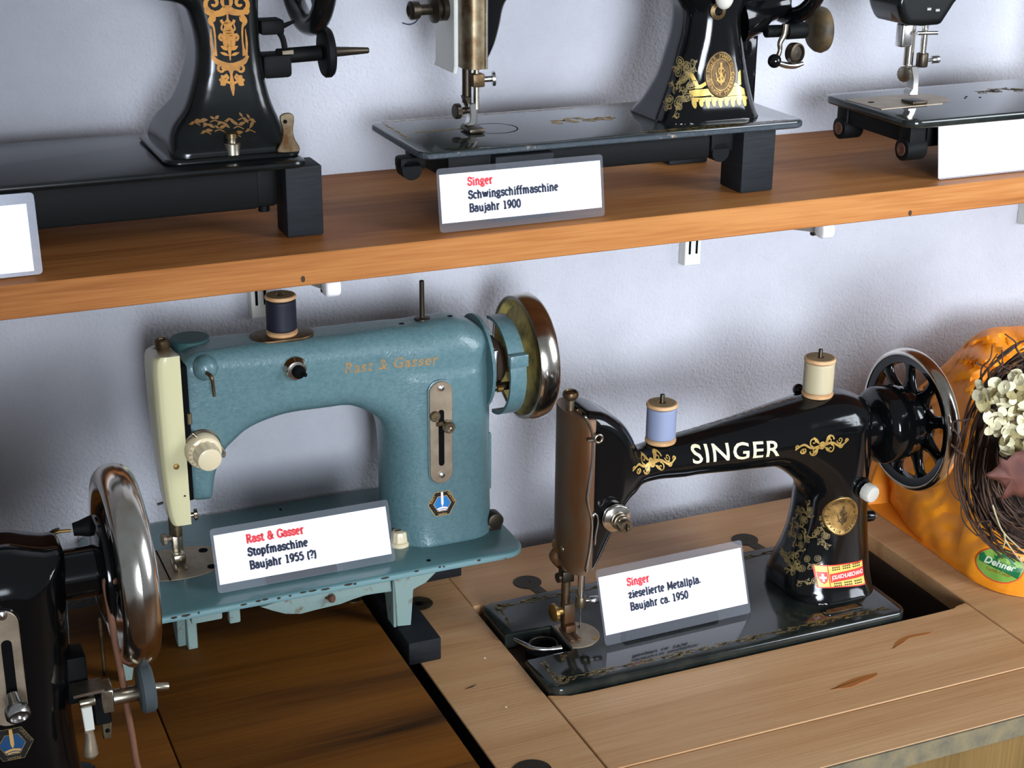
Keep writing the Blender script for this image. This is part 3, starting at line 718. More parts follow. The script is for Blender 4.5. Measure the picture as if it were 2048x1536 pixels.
# ------------------------------------------------------------------ ornament library (unit sized)
def scroll_unit():
    a = Art()
    a.put(ribbon([(-.5, -.12), (-.3, .14), (0, .16), (.25, -.1), (.5, -.12)], [.03, .06, .05, .06, .03], 6))
    for sx in (1, -1):
        a.put(spiral(.22*sx, .1, .16, math.pi*(0 if sx > 0 else 1), 1.2*sx, .035)); a.put(spiral(.36*sx, -.16, .12, math.pi*(.5), -1.1*sx, .03))
        a.put(leafshape(.08*sx, -.05, math.pi*(.15 if sx > 0 else .85), .24, .05)); a.put(leafshape(.3*sx, .2, math.pi*(.3 if sx > 0 else .7), .2, .045))
        a.put(leafshape(.15*sx, -.1, math.pi*(-.3 if sx > 0 else 1.3), .2, .04))
    return a.get()
def rosette():
    a = Art()
    for k in range(8): a.put(leafshape(.05*math.cos(k*math.pi/4), .05*math.sin(k*math.pi/4), k*math.pi/4, .22, .07))
    th = np.linspace(0, 2*math.pi, 25); a.put(ribbon(np.stack([.36*np.cos(th), .36*np.sin(th)], 1), .045, 0))
    return a.get()
SCROLL = scroll_unit(); ROSE = rosette()
def arm_band():
    """the small symmetrical scroll band beside the lettering, 1 wide"""
    a = Art()
    a.put(ribbon([(-.5, -.02), (-.35, .05), (-.2, -.02), (0, 0), (.2, .02), (.35, -.05), (.5, .02)], [.01, .018, .016, .03, .016, .018, .01], 5))
    for sx in (1, -1):
        a.put(spiral(.14*sx, .07*sx, .085, 0 if sx > 0 else math.pi, 1.3, .014)); a.put(spiral(.17*sx, -.075*sx, .075, math.pi*.5*sx, -1.2, .013))
        a.put(spiral(.34*sx, .045*sx, .06, math.pi, 1.3, .011)); a.put(spiral(.36*sx, -.04, .05, 0, -1.2, .011)); a.put(spiral(.47*sx, .02, .035, 0, 1.3, .012))
        a.put(leafshape(.05*sx, .03, math.pi*(.25 if sx > 0 else .75), .17, .026)); a.put(leafshape(.05*sx, -.03, math.pi*(-.2 if sx > 0 else 1.2), .17, .026))
    th = np.linspace(0, 2*math.pi, 17); a.put(ribbon(np.stack([.05*np.cos(th), .05*np.sin(th)], 1), .014, 0))
    return a.get()
BAND = arm_band()
def shuttle_mark(s=1.0):
    """upright needle crossed by an S curve"""
    a = Art()
    a.put(ribbon([(0, -.5), (0.02, .55)], [.05, .07], 0))
    a.put(ribbon([(.2, .22), (.05, .32), (-.14, .24), (-.1, .05), (.1, -.06), (.16, -.22), (0, -.34), (-.2, -.26)], .035, 6))
    a.put(ribbon([(-.34, .1), (-.2, -.28), (-.02, -.38), (.2, -.3), (.3, 0)], .03, 6))
    a.put(ribbon([(-.3, -.3), (.28, .2)], .022, 0))
    return a.get()

def hex_emblem(bvh, parent, cx, cz, r, y0, faded=False):
    """six-sided maker's badge: dark border, blue field, pale needle over a curved bar"""
    def hexa(q, sx=1.0): return [(cx + q*r*math.cos(math.radians(60*k))*sx, cz + q*r*math.sin(math.radians(60*k))) for k in range(6)]
    e = Art().poly(hexa(1.0)).on_body('emblem', bvh, M['em_gold' if not faded else 'gold_worn'], parent, y0, 0.0004, 0.003)
    Art().poly(hexa(0.955)).on_body('emblem_border', bvh, M['em_black'], e, y0, 0.00055, 0.003)
    lt = Art(); 
    for txt, am, inw in (('RAST', 150, False), ('GASSER', 30, False)):
        n = len(txt)
        for i, ch in enumerate(txt):
            V, F = font_text(ch, r*0.24, 0.01)
            V = V - (V.min(0) + V.max(0))/2; th = math.radians(am); nx_, nz_ = math.cos(th), math.sin(th)
            off = ((n-1)/2 - i) * r*0.155
            lt.put((V, F), cx + nx_*r*0.765 - nz_*off, cz + nz_*r*0.765 + nx_*off, rot=th - math.pi/2)
    V, F = font_text('WIEN', r*0.24, 0.01); V = V - (V.min(0) + V.max(0))/2; lt.put((V, F), cx, cz - r*0.765)
    lt.on_body('emblem_lettering', bvh, M['em_gold' if not faded else 'gold_worn'], e, y0, 0.0007, 0.003)
    Art().poly(hexa(0.64)).on_body('emblem_rim', bvh, M['em_gold' if not faded else 'gold_worn'], e, y0, 0.0007, 0.003)
    Art().poly(hexa(0.59)).on_body('emblem_field', bvh, M['em_blue' if not faded else 'em_blue_dark'], e, y0, 0.00085, 0.003)
    n = Art().put(ribbon([(cx - r*.02, cz + r*.84), (cx - r*.01, cz + r*.45), (cx, cz + r*.0), (cx, cz - r*.2)], [r*.07, r*.09, r*.085, r*.01], 3))
    n.put(ribbon([(cx - r*.36, cz - r*.36), (cx, cz - r*.28), (cx + r*.36, cz - r*.36)], r*.06, 4))
    n.put(ribbon([(cx - r*.26, cz - r*.47), (cx, cz - r*.43), (cx + r*.26, cz - r*.47)], r*.035, 4))
    n.on_body('emblem_needle', bvh, M['em_gold' if faded else 'sticker_white'], e, y0, 0.001, 0.003)

def spool(loc, r, h, thread, label, end='spoolwood', top='spool_end', frac=0.12):
    t = thing('thread_spool', loc, label, 'thread spool', 'wooden thread spools on the machines')
    x, y, z = loc; e = h*frac
    c = Part(); c.lathe([(0.0035, 0), (r*0.96, 0), (r, e*.3), (r, e*.6), (r*0.8, e), (r*0.6, e), (r*0.6, h - e), (r*0.8, h - e), (r, h - e*.6), (r, h - e*.25), (r*0.95, h), (0.0035, h), (0.0035, 0)], loc, (0, 0, 1), 40)
    o = c.build('spool_core', M[end], t)
    if top: Part().lathe([(0.0042, 0), (r*0.86, 0), (r*0.86, 0.0003), (0.0042, 0.0003), (0.0042, 0)], (x, y, z + h), (0, 0, 1), 36).build('end_label', M[top], o)
    n = 26; prof = []
    for k in range(n + 1):
        f = k/n; rr = r*(0.945 if 0.02 < f < 0.98 else 0.88) + (0.00022 if k % 2 else 0); prof.append((rr, e*0.95 + f*(h - e*1.9)))
    Part().lathe([(r*0.6, prof[0][1])] + prof + [(r*0.6, prof[-1][1])], loc, (0, 0, 1), 40).build('thread', M[thread], t, 180)
    return t
def plaque(bvh, m, name, parent, cx, cz, rx, rz, y0, off=0.0009, rim=None):
    """oval metal badge following a curved body"""
    rings = [(0.02, 1), (.3, 1), (.6, 1), (.85, 1), (.9, 1.45), (.97, 1.45), (1.0, 1.0), (1.0, -.3)]; V = []; F = []; n = 44
    for q, o in rings:
        for k in range(n):
            a = 2*math.pi*k/n; p = Vector((cx + rx*q*math.cos(a), y0, cz + rz*q*math.sin(a))); h = bvh.ray_cast(p, Vector((0, 1, 0)))
            V.append(h[0] + h[1].normalized()*off*o*(1 if h[1].y < 0 else -1) if h[0] else p)
    for i in range(len(rings)-1):
        for k in range(n): j = (k+1) % n; F.append((i*n+k, (i+1)*n+k, (i+1)*n+j, i*n+j))
    F.append(list(range(n)))
    return link_mesh(name, V, F, m, parent, 60)
def thumb(p, axis, r, h, name, m, parent, neck=0.006, knurl=True):
    """knurled thumb screw: neck then head, growing along axis from p"""
    a, u, v = frame(axis); p = np.array(p, float); s = Part(); s.cyl(p - a*0.002, p + a*neck, r*0.42, 14)
    n = 28; rings = []
    for t, q in ((neck, .82), (neck + h*.12, 1), (neck + h*.85, 1), (neck + h, .84)):
        rings.append([p + a*t + (u*math.cos(2*math.pi*k/n) + v*math.sin(2*math.pi*k/n))*r*q*(1 - (0.05 if (k % 2 and knurl) else 0)) for k in range(n)])
    s.loft(rings); return s.build(name, m, parent, 35)
# ------------------------------------------------------------------ black machine with gold lettering (right table)
def black_machine():
    yc = -0.187; bz = 0.7572
    t = thing('sewing_machine', (0.70, yc, bz), 'glossy black sewing machine with cream lettering on its arm, sunk in the light table', 'sewing machine')
    # bed with the open slide-plate slot
    bed = [tuple(p) for p in rrect(0.5075, -0.2735, 0.8805, -0.1065, 0.013, 8)]
    k = max(range(len(bed)), key=lambda i: (bed[i][0] < 0.508, bed[i][1]))       # last point going down the left side
    i0 = [i for i, p in enumerate(bed) if abs(p[0] - 0.5075) < 1e-6]
    a = min(i0, key=lambda i: -bed[i][1])
    cut = [(0.5075, -0.170), (0.553, -0.170), (0.553, -0.2165), (0.5075, -0.2165)]
    out = bed[:a+1] + cut + bed[a+1:]
    Part().prism(out, 0.741, bz, 'z', 0.0028, 3).build('bed', M['black_bed'], t, 35)
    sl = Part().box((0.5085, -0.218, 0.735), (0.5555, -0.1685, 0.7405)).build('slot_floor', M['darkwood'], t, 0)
    Part().tube([(0.536 + 0.0128*math.cos(w), -0.1925 + 0.0128*math.sin(w), 0.7535) for w in np.linspace(0, 2*math.pi, 33)[:-1]], 0.0010, 6, 0, True).build('bobbin_ring', M['dark_metal'], t, 180)
    Part().lathe([(0.0165, 0), (0.0165, 0.009), (0.0140, 0.0095), (0.0138, 0.004), (0.003, 0.004)], (0.536, -0.1925, 0.7408), (0, 0, 1), 36).build('bobbin_case', M['black_iron'], t)
    Part().tube([(0.5125, -0.1795, 0.7572), (0.517, -0.1935, 0.758), (0.5215, -0.2045, 0.7585), (0.5335, -0.2105, 0.7585), (0.545, -0.2120, 0.7583)], [0.0012, 0.0022, 0.0022, 0.0016, 0.0026], 8, 5).build('slide_latch', M['steel'], t, 60)
    th = np.linspace(-118, 118, 34); th = np.radians(th)
    npl = Part().prism([(0.566 + 0.0238*math.cos(w), -0.194 + 0.0238*math.sin(w)) for w in th], bz - 0.0005, bz + 0.0007, 'z', 0.0003, 1).build('needle_plate', M['plate_metal'], t, 30)
    Part().prism(ellipse(0.5812, -0.2073, 0.0032, 0.0032, 20), bz + 0.0006, bz + 0.0009, 'z').build('plate_screw', M['brass'], npl, 0)
    Part().prism(ellipse(0.5765, -0.1830, 0.0014, 0.0014, 14), bz + 0.0006, bz + 0.0009, 'z').build('hole', M['blackhole'], npl, 0)
    # gold border on the bed
    g = Art(); x0, x1, y0, y1 = 0.522, 0.866, -0.2615, -0.118
    n = 9; L = (x1 - x0)/n
    for i in range(n):
        for yy, s in ((y0, 1), (y1, -1)):
            g.put(SCROLL, x0 + (i + .5)*L, yy, L*1.0, 0.0125*s)
            if i % 2 == 1: g.put(ROSE, x0 + i*L, yy, 0.013, 0.013)
    for yy, s in ((y0 + 0.020, 1), (y1 - 0.020, -1)):
        g.put(SCROLL, x0 - 0.002, yy, 0.034, 0.0105, rot=math.pi/2*s)
        g.put(ROSE, x0 + 0.001, yy - s*0.019, 0.017, 0.017)
    g.on_plane('border_decal', M['gold_worn'], t, (0, 0, bz + 0.00025), (1, 0, 0), (0, 1, 0), 'worn gold scroll border')['kind'] = 'stuff'
    # serial pad
    sp = Part(); c, s_ = 0.8235, -0.2475
    sp.prism(rrect(c - 0.023, s_ - 0.0068, c + 0.021, s_ + 0.0062, 0.0062), bz - 0.0005, bz + 0.0010, 'z', 0.0006, 2)
    spo = sp.build('serial_pad', M['black_bed'], t, 40)
    sp2 = Part().prism(rrect(c - 0.0185, s_ - 0.0036, c + 0.0165, s_ + 0.0030, 0.0030), bz + 0.0009, bz + 0.0013, 'z').build('serial_plate', M['old_metal'], spo, 0)
    # cast body
    P = [(0.5665, 0.8325)] + [(0.5747, 0.8296), (0.5829, 0.8400), (0.5923, 0.8582), (0.6069, 0.8828), (0.6137, 0.8896), (0.6212, 0.8933), (0.6285, 0.8989), (0.6452, 0.9005), (0.6710, 0.8986), (0.6850, 0.8987), (0.7204, 0.8967), (0.7507, 0.8954), (0.7704, 0.8931), (0.7918, 0.8787), (0.8065, 0.8627), (0.8072, 0.8472), (0.8050, 0.8245), (0.8003, 0.8061), (0.7926, 0.7881), (0.7870, 0.7640)]
    P += [(0.7905, 0.757), (0.786, 0.735), (0.868, 0.735)] + [(0.8785, 0.7449), (0.8785, 0.7848), (0.8741, 0.8319), (0.8718, 0.8646), (0.8713, 0.8912), (0.8699, 0.9208), (0.8692, 0.9338), (0.8655, 0.9439), (0.8625, 0.9470), (0.8442, 0.9537), (0.8261, 0.9553), (0.8085, 0.9543), (0.7711, 0.9491), (0.7286, 0.9425), (0.6744, 0.9360), (0.6446, 0.9336), (0.6320, 0.9312), (0.6254, 0.9328), (0.6217, 0.9373), (0.6152, 0.9492), (0.6058, 0.9620), (0.5961, 0.9707), (0.5826, 0.9785)] + [(0.567, 0.981)]
    P = spline(P, 4)
    H = lambda x, z: np.interp(x, [.56, .60, .625, .65, .70, .79, .84], [.029, .028, .0235, .0235, .026, .035, .037]) + np.where(x > .76, 0.013*np.exp(-np.maximum(z - 0.757, 0)/0.018), 0)
    R = lambda x, z: np.interp(x, [.56, .6, .63, .7, .80], [.010, .014, .0225, .025, .032])
    o, bvh = body('cast_body', P, yc, H, R, 0.0016, M['black'], t, zlo=bz - 0.001, it=8, grow=0.001)
    # face plate
    fp = Part(); rings = []
    base = np.array([(.5712, -.2170), (.5655, -.2150), (.5595, -.2085), (.5555, -.199), (.5540, -.187), (.5552, -.172), (.5590, -.162), (.5640, -.1570), (.5712, -.1570)])
    for z, f in ((.8290, .5), (.8320, .66), (.836, .80), (.842, .92), (.850, 1), (.93, 1), (.9765, 1), (.9785, .96)):
        Q = base.copy(); Q[:, 1] = -.2170 + (Q[:, 1] + .2170)*f if z < .9 else -.187 + (Q[:, 1] + .187)*f
        rings.append([(x, y, z) for x, y in spline(Q, 4, False)])
    face = fp.loft(rings).build('face_plate', M['brown_metal'], t, 50)
    e = [(x, -0.2180, z) for x, z in [(0.5599, 0.9838), (0.5638, 0.9771), (0.5680, 0.9644), (0.5683, 0.9371), (0.5652, 0.9115), (0.5649, 0.9019), (0.5693, 0.8833), (0.5685, 0.8599), (0.5648, 0.8344)]]
    Part().tube(e, 0.0011, 8, 5).build('face_plate_edge', M['steel'], face, 180)
    screw((0.5545, -0.19, 0.846), (-1, -0.1, 0), 0.003, 0.0014, 'screw', M['old_metal'], face)
    # top: presser regulator
    (px, pz), = [(0.5606, 0.9908)]
    r = Part(); r.lathe([(0.0035, -0.017), (0.0035, -0.003), (0.0052, -0.002), (0.0068, 0.0), (0.0072, 0.002), (0.0066, 0.0045), (0.0054, 0.0052), (0.0045, 0.0038), (0, 0.0038)], (px, -0.187, pz), (0, 0, 1), 32)
    r.build('pressure_nut', M['old_metal'], t)
    (qx, qz), = [(0.5681, 0.9785)]
    Part().lathe([(0.0048, -0.004), (0.0048, 0.001), (0.0035, 0.002), (0, 0.002)], (qx, -0.195, qz), (0, 0, 1), 20).build('oil_cap', M['nickel'], t)
    # bars and foot
    (nx, _), (mx_, _) = [(0.5635, 0.7957), (0.5747, 0.7934)]
    yb = yc
    Part().cyl((nx - 0.0005, yb + 0.006, 0.783), (nx - 0.0005, yb + 0.006, 0.842), 0.0042, 16).build('presser_bar', M['old_metal'], t)
    Part().cyl((mx_ - 0.001, yb - 0.004, 0.788), (mx_ - 0.001, yb - 0.004, 0.838), 0.0033, 16).build('needle_bar', M['steel'], t)
    Part().cyl((nx + 0.0046, yb - 0.002, 0.8195), (nx + 0.0046, yb - 0.002, 0.836), 0.0062, 20, 0.001).build('bar_bushing', M['brown_metal'], t)
    Part().box((nx - 0.006, yb + 0.0005, 0.808), (nx + 0.0055, yb + 0.0115, 0.819), 0.001, 2).build('lifter_block', M['dark_metal'], t, 40)
    thumb((nx - 0.006, yb + 0.004, 0.8135), (-1, -0.1, 0), 0.0046, 0.003, 'lifter_screw', M['dark_metal'], t, 0.002)
    Part().cyl((mx_ - 0.001, yb - 0.004, 0.7835), (mx_ - 0.001, yb - 0.004, 0.7945), 0.0050, 18, 0.0008).build('needle_clamp', M['old_metal'], t)
    thumb((mx_ + 0.003, yb - 0.004, 0.789), (1, -0.25, 0.05), 0.0036, 0.009, 'needle_clamp_screw', M['steel'], t, 0.004)
    Part().cyl((mx_ - 0.001, yb - 0.004, 0.760), (mx_ - 0.001, yb - 0.004, 0.785), 0.0008, 10).build('needle', M['steel'], t)
    ft = Part(); ft.box((nx - 0.0045, yb - 0.001, 0.7655), (nx + 0.0065, yb + 0.009, 0.786), 0.001, 2)
    ft.loft([[(nx - 0.004, yb + y, z + dz) for y, dz in ((-0.002, 0), (0.008, 0), (0.008, 0.0025), (-0.002, 0.0025))] for z in (0.764,)] + [[(nx + 0.0065, yb + y, 0.764 + dz) for y, dz in ((-0.002, 0), (0.008, 0), (0.008, 0.0025), (-0.002, 0.0025))]])
    for s_ in (-1, 1): ft.box((nx - 0.0035 + s_*0.0034, yb - 0.020, 0.7583), (nx - 0.0005 + s_*0.0034 + 0.001, yb + 0.006, 0.7602), 0.0006, 2)
    ft.box((nx - 0.005, yb - 0.006, 0.7585), (nx + 0.0055, yb + 0.007, 0.7665), 0.0012, 2)
    ft.build('presser_foot', M['brown_metal'], t, 40)
    thumb((nx - 0.0035, yb + 0.004, 0.7785), (-1, -0.08, 0), 0.0088, 0.0042, 'foot_screw', M['brass'], t, 0.0075)
    (sx_, sz_), = [(0.5550, 0.8402)]
    thumb((sx_ + 0.010, -0.172, sz_), (-1, -0.12, 0), 0.0066, 0.004, 'lifter_knob', M['brass'], t, 0.006)
    Part().tube([(sx_ + 0.0075, -0.168, sz_ - 0.004), (sx_ + 0.004, -0.166, sz_ - 0.014), (sx_ + 0.009, -0.168, sz_ - 0.025)], [0.004, 0.0062, 0.003], 10, 5).build('presser_lever', M['brown_metal'], t, 60)
    # take-up and guides
    (ux_, uz_), = [(0.5713, 0.9631)]
    Part().tube([(ux_ + 0.0036*math.cos(w), -0.2225, uz_ + 0.0036*math.sin(w)) for w in np.linspace(0, 2*math.pi, 17)[:-1]], 0.0012, 8, 0, True).cyl((ux_ - 0.008, -0.219, uz_ - 0.002), (ux_ - 0.003, -0.222, uz_ - 0.001), 0.0016, 10).build('take_up_lever', M['nickel'], t, 60)
    Part().tube([(x, -0.2195, z) for x, z in [(0.5690, 0.8884), (0.5708, 0.8909), (0.5739, 0.8875), (0.5741, 0.8792), (0.5725, 0.8687), (0.5722, 0.8599)]], 0.0009, 8, 5).build('thread_guide', M['steel'], t, 180)
    (vx, vz), = [(0.5697, 0.8885)]
    screw((vx, -0.2165, vz), (0, -1, 0), 0.0026, 0.002, 'screw', M['steel'], t)
    # tension assembly
    (ax, az), = [(0.5924, 0.8824)]
    T = Part(); T.lathe([(0.004, -0.004), (0.0085, -0.002), (0.0128, 0.0), (0.0130, 0.0012), (0.0095, 0.0022), (0.0095, 0.003), (0.0126, 0.0036), (0.0128, 0.0046), (0.0086, 0.0062), (0.0042, 0.0066)], (ax, -0.217, az), (0, -1, 0), 40)
    to = T.build('tension_discs', M['chrome'], t, 50)
    sp_ = Part().tube([(ax + (0.0075 - 0.0012*w/6.28/2.4)*math.cos(w), -0.2235 - 0.0042*w/6.28/1.0, az + (0.0075 - 0.0012*w/6.28/2.4)*math.sin(w)) for w in np.linspace(0, 2*math.pi*2.4, 70)], 0.0008, 6).build('spring', M['nickel'], to, 180)
    T = Part(); T.lathe([(0.0055, 0.014), (0.0062, 0.0145), (0.0064, 0.022), (0.0060, 0.0228), (0.003, 0.0228), (0.003, 0.021), (0, 0.021)], (ax, -0.217, az), (0, -1, 0), 28).build('tension_nut', M['nickel'], to, 40)
    Part().box((ax - 0.0006, -0.2402, az - 0.0035), (ax + 0.0006, -0.2396, az + 0.0035)).build('screw_slot', M['blackhole'], to, 0)
    Part().tube([(ax - 0.010, -0.220, az + 0.008), (ax - 0.002, -0.224, az + 0.0142), (ax + 0.008, -0.226, az + 0.011)], 0.0009, 8, 5).build('check_spring', M['steel'], to, 180)
    # decals
    y0 = -0.30
    (bx, bz_), (cx, cz) = [(0.6725, 0.9184), (0.7591, 0.9151)]
    V, F = font_text('SINGER', 1.0, 0.012, 1.10)
    w_ = V[:, 0].max() - V[:, 0].min(); hgt = V[:, 1].max() - V[:, 1].min(); s1 = (cx - bx)/w_
    A1 = Art().put(((V - V.min(0)), F), bx, bz_ - 0.0006, s1, 0.0152/hgt, math.atan2(cz - bz_, cx - bx))
    A1.on_body('lettering', bvh, M['cream_letter'], t, y0, 0.0003, 0.0016, 'cream arm lettering')
    (ex, ez), (fx, fz) = [(0.6333, 0.9235), (0.8016, 0.9199)]
    Art().put(BAND, ex, ez, 0.046, 0.056).on_body('arm_ornament', bvh, M['gold'], t, y0, 0.0003, 0.0016, 'gold scroll ornament')
    Art().put(BAND, fx, fz, 0.055, 0.062).on_body('arm_ornament', bvh, M['gold'], t, y0, 0.0003, 0.0016, 'gold scroll ornament')
    # worn flower sprays on the left flank of the column
    d = np.array((0.83, 0.55, 0)); p_ = np.array((0.55, -0.83, 0)); rg = random.Random(3); fl_ = Art()
    for k in range(46):
        z = 0.775 + 0.075*rg.random()**1.2; spread = 0.026 - 0.13*(z - 0.775)
        s_ = rg.uniform(-1, 1)*spread + 0.004
        if rg.random() < 0.45: fl_.put(ROSE, s_, z, 0.0075, 0.0075, rg.random())
        else: fl_.put(SCROLL, s_, z, 0.014, 0.010, rg.random()*6)
    fl_.on_body('column_ornament', bvh, M['gold_worn'], t, 0, 0.0003, 0.0025, 'worn gold flower ornament', tuple(d), lambda a, b: tuple(np.array((0.825, yc, 0)) - d*0.2 + p_*a + np.array((0, 0, b))))
    # top edge band
    tb = Art()
    for k in range(9): tb.put(SCROLL, 0.655 + 0.0165*k, 0, 0.016, 0.008)
    tb.on_body('arm_top_ornament', bvh, M['gold_faint'], t, 0, 0.0003, 0.003, 'rubbed gold scroll band', (0, 0.35, -1), lambda a, b: (a, yc - 0.03 + b, 1.05))
    # medallion
    (gx, gz), = [(0.8309, 0.8428)]
    med = plaque(bvh, M['brass'], 'medallion', t, gx, gz, 0.0163, 0.0200, y0)
    A2 = Art(); ring_text(A2, 'THE SINGER MANFG CO', gx, gz, 0.0128, 0.0163, 0.0042, 90, 13); ring_text(A2, 'TRADE MARK', gx, gz, 0.0128, 0.0163, 0.0036, -90, 13, True)
    A2.put(shuttle_mark(), gx, gz, 0.0135, 0.0185); A2.on_body('medallion_relief', bvh, M['bronze'], med, y0, 0.0014, 0.003)
    for s_ in (-1, 1): 
        h = bvh.ray_cast(Vector((gx + 0.0140*s_, y0, gz - 0.001)), Vector((0, 1, 0)))
        Part().lathe([(0.0011, 0), (0.0011, 0.0018), (0, 0.0022)], h[0], (0, -1, 0), 12).build('rivet', M['bronze'], med)
    # dealer sticker
    (a0, a1), (b0, b1), (c0, c1), (d0, d1) = [(0.8073, 0.7727), (0.8603, 0.7674), (0.8577, 0.7923), (0.8054, 0.7940)]
    def quad(u0, v0, u1, v1):
        def pt(u, v): return ((a0*(1-u) + b0*u)*(1-v) + (d0*(1-u) + c0*u)*v, (a1*(1-u) + b1*u)*(1-v) + (d1*(1-u) + c1*u)*v)
        return pt, [pt(u0, v0), pt(u1, v0), pt(u1, v1), pt(u0, v1)]
    pt, q = quad(0, 0, 1, 1)
    st = Art().poly(q).on_body('sticker', bvh, M['sticker_red'], t, y0, 0.0003, 0.003, 'yellow and red dealer sticker')
    Art().poly(quad(.03, .05, .235, .95)[1]).poly(quad(.255, .05, .985, .95)[1]).on_body('sticker_field', bvh, M['sticker_yellow'], st, y0, 0.00045, 0.003)
    Art().poly([pt(.265, .22), pt(.985, .36), pt(.985, .74), pt(.265, .60)]).on_body('sticker_band', bvh, M['sticker_red'], st, y0, 0.0006, 0.003)
    Art().poly([pt(.045, .70), pt(.225, .70), pt(.225, .42), pt(.19, .26), pt(.135, .18), pt(.08, .26), pt(.045, .42)]).on_body('sticker_shield', bvh, M['sticker_red'], st, y0, 0.0006, 0.003)
    Art().poly([pt(.115, .62), pt(.155, .62), pt(.155, .27), pt(.115, .27)]).poly([pt(.07, .50), pt(.20, .50), pt(.20, .40), pt(.07, .40)]).on_body('sticker_cross', bvh, M['sticker_white'], st, y0, 0.0008, 0.003)
    V, F = font_text('JOS.ASCHLABSCHAND', 1.0, 0.02, 0.9); V = V - V.min(0); V = V/V.max(0)
    def warp(V, u0, v0, u1, v1, tilt): return np.array([pt(u0 + (u1-u0)*x, v0 + (v1-v0)*y + tilt*x) for x, y in V])
    Art().put((warp(V, .29, .29, .97, .53, .13), F)).on_body('sticker_lettering', bvh, M['sticker_white'], st, y0, 0.0008, 0.002)
    ln = Art()
    for v in (.80, .90, .10, .20):
        for k in range(16):
            u = .28 + k*.043
            if (k*7 + int(v*100)) % 5 == 0: continue
            ln.poly([pt(u, v - .025 + (u - .6)*.1), pt(u + .03, v - .025 + (u - .57)*.1), pt(u + .03, v + .025 + (u - .57)*.1), pt(u, v + .025 + (u - .6)*.1)])
    ln.on_body('sticker_small_print', bvh, M['em_black'], st, y0, 0.0008, 0.004)
    # stitch regulator
    (kx, kz), = [(0.8522, 0.8670)]
    Part().lathe([(0.0140, 0), (0.0138, 0.010), (0.0118, 0.0145), (0.0098, 0.0155), (0.0098, 0.0195), (0.0085, 0.020)], (kx - 0.005, -0.205, kz + 0.0035), (0.18, -1, -0.08), 36).build('regulator_boss', M['black'], t, 50)
    n = 10; rings = []
    a_, u_, v_ = frame((0.2, -1, -0.08)); p0 = np.array((kx, -0.2255, kz))
    for tt, rr in ((0, .0072), (.0015, .0088), (.009, .0090), (.0108, .0078), (.0114, .005)):
        rings.append([p0 + a_*tt + (u_*math.cos(2*math.pi*k/30) + v_*math.sin(2*math.pi*k/30))*rr*(1 - (0.045 if k % 3 == 0 else 0)) for k in range(30)])
    Part().loft(rings).build('regulator_knob', M['pearl'], t, 40)
    (jx, jz), = [(0.8837, 0.8237)]
    Part().lathe([(0.0055, -0.012), (0.0055, 0.0), (0.0045, 0.0015)], (jx - 0.001, -0.2, jz), (1, -0.15, 0), 24).build('stop_button', M['black'], t)
    Part().lathe([(0.0038, 0), (0.0036, 0.002), (0, 0.0026)], (jx, -0.2, jz), (1, -0.3, 0.05), 20).build('button_cap', M['steel'], t)
    # spool pins
    for (x, z, h) in ((0.6515, 0.930, 0.055), (0.8165, 0.945, 0.055)):
        hh = bvh.ray_cast(Vector((x, yc, 1.2)), Vector((0, 0, -1))); zz = hh[0].z if hh[0] else z
        Part().cyl((x, yc, zz - 0.004), (x, yc, zz + 0.0445), 0.0021, 14, 0.0006).build('spool_pin', M['dark_metal'], t)
        spool((x, yc, zz - 0.0010), 0.0142 if x < .7 else 0.0148, 0.0375, 'thread_blue' if x < .7 else 'thread_beige',
              'grey-blue thread spool on the neck of the gold-lettered black machine' if x < .7 else 'beige thread spool on the high end of the gold-lettered black machine')
    (wx, wz), = [(0.8102, 0.9533)]
    Part().ball((wx, -0.165, wz), 0.0058, 16).build('rear_screw', M['black'], t, 180)
    # handwheel
    hx, hz, Rw = 0.9265, 0.9130, 0.0690
    hub = Part(); hub.lathe([(0.020, -0.062), (0.020, -0.046), (0.030, -0.044), (0.0365, -0.040), (0.0375, -0.037), (0.0375, -0.019), (0.0365, -0.016), (0.0345, -0.015), (0.0345, -0.009), (0.0335, -0.006), (0.031, -0.004), (0.031, 0.006), (0.024, 0.009), (0.0, 0.009)], (hx, yc, hz), (1, 0, 0), 56)
    wheel = hub.build('handwheel', M['black'], t, 40)
    Part().lathe([(0.0570, -0.0050), (0.0655, -0.0065), (0.0672, -0.0065), (0.0672, 0.0065), (0.0655, 0.0065), (0.0570, 0.0050), (0.0558, 0.0), (0.0570, -0.0050)], (hx, yc, hz), (1, 0, 0), 96).build('wheel_ring', M['black'], wheel, 50)
    pr = [(0.0660 + 0.0062*math.cos(w)*0.7, 0.0075*math.sin(w)) for w in np.linspace(-math.pi/2 - 0.25, math.pi/2 + 0.25, 15)]
    Part().lathe(pr + [(0.064, 0), pr[0]], (hx, yc, hz), (1, 0, 0), 110).build('wheel_rim', M['chrome'], wheel, 60)
    for k in range(9):
        an = math.radians(83 + 40*k); er = np.array((0, math.cos(an), math.sin(an))); et = np.array((0, -math.sin(an), math.cos(an))); c = np.array((hx, yc, hz)); ex_ = np.array((1.0, 0, 0)); rings = []
        for rr, wd, th_ in ((0.029, .0125, .0050), (0.034, .0092, .0048), (0.040, .0066, .0046), (0.047, .0058, .0045), (0.052, .0064, .0045), (0.0555, .0092, .0046), (0.0590, .0130, .0046)):
            rings.append([c + er*rr + et*wd*math.cos(w) + ex_*th_*math.sin(w) for w in np.linspace(0, 2*math.pi, 13)[:-1]])
        Part().loft(rings).build('spoke', M['black'], wheel, 60)
    return t
black_machine()
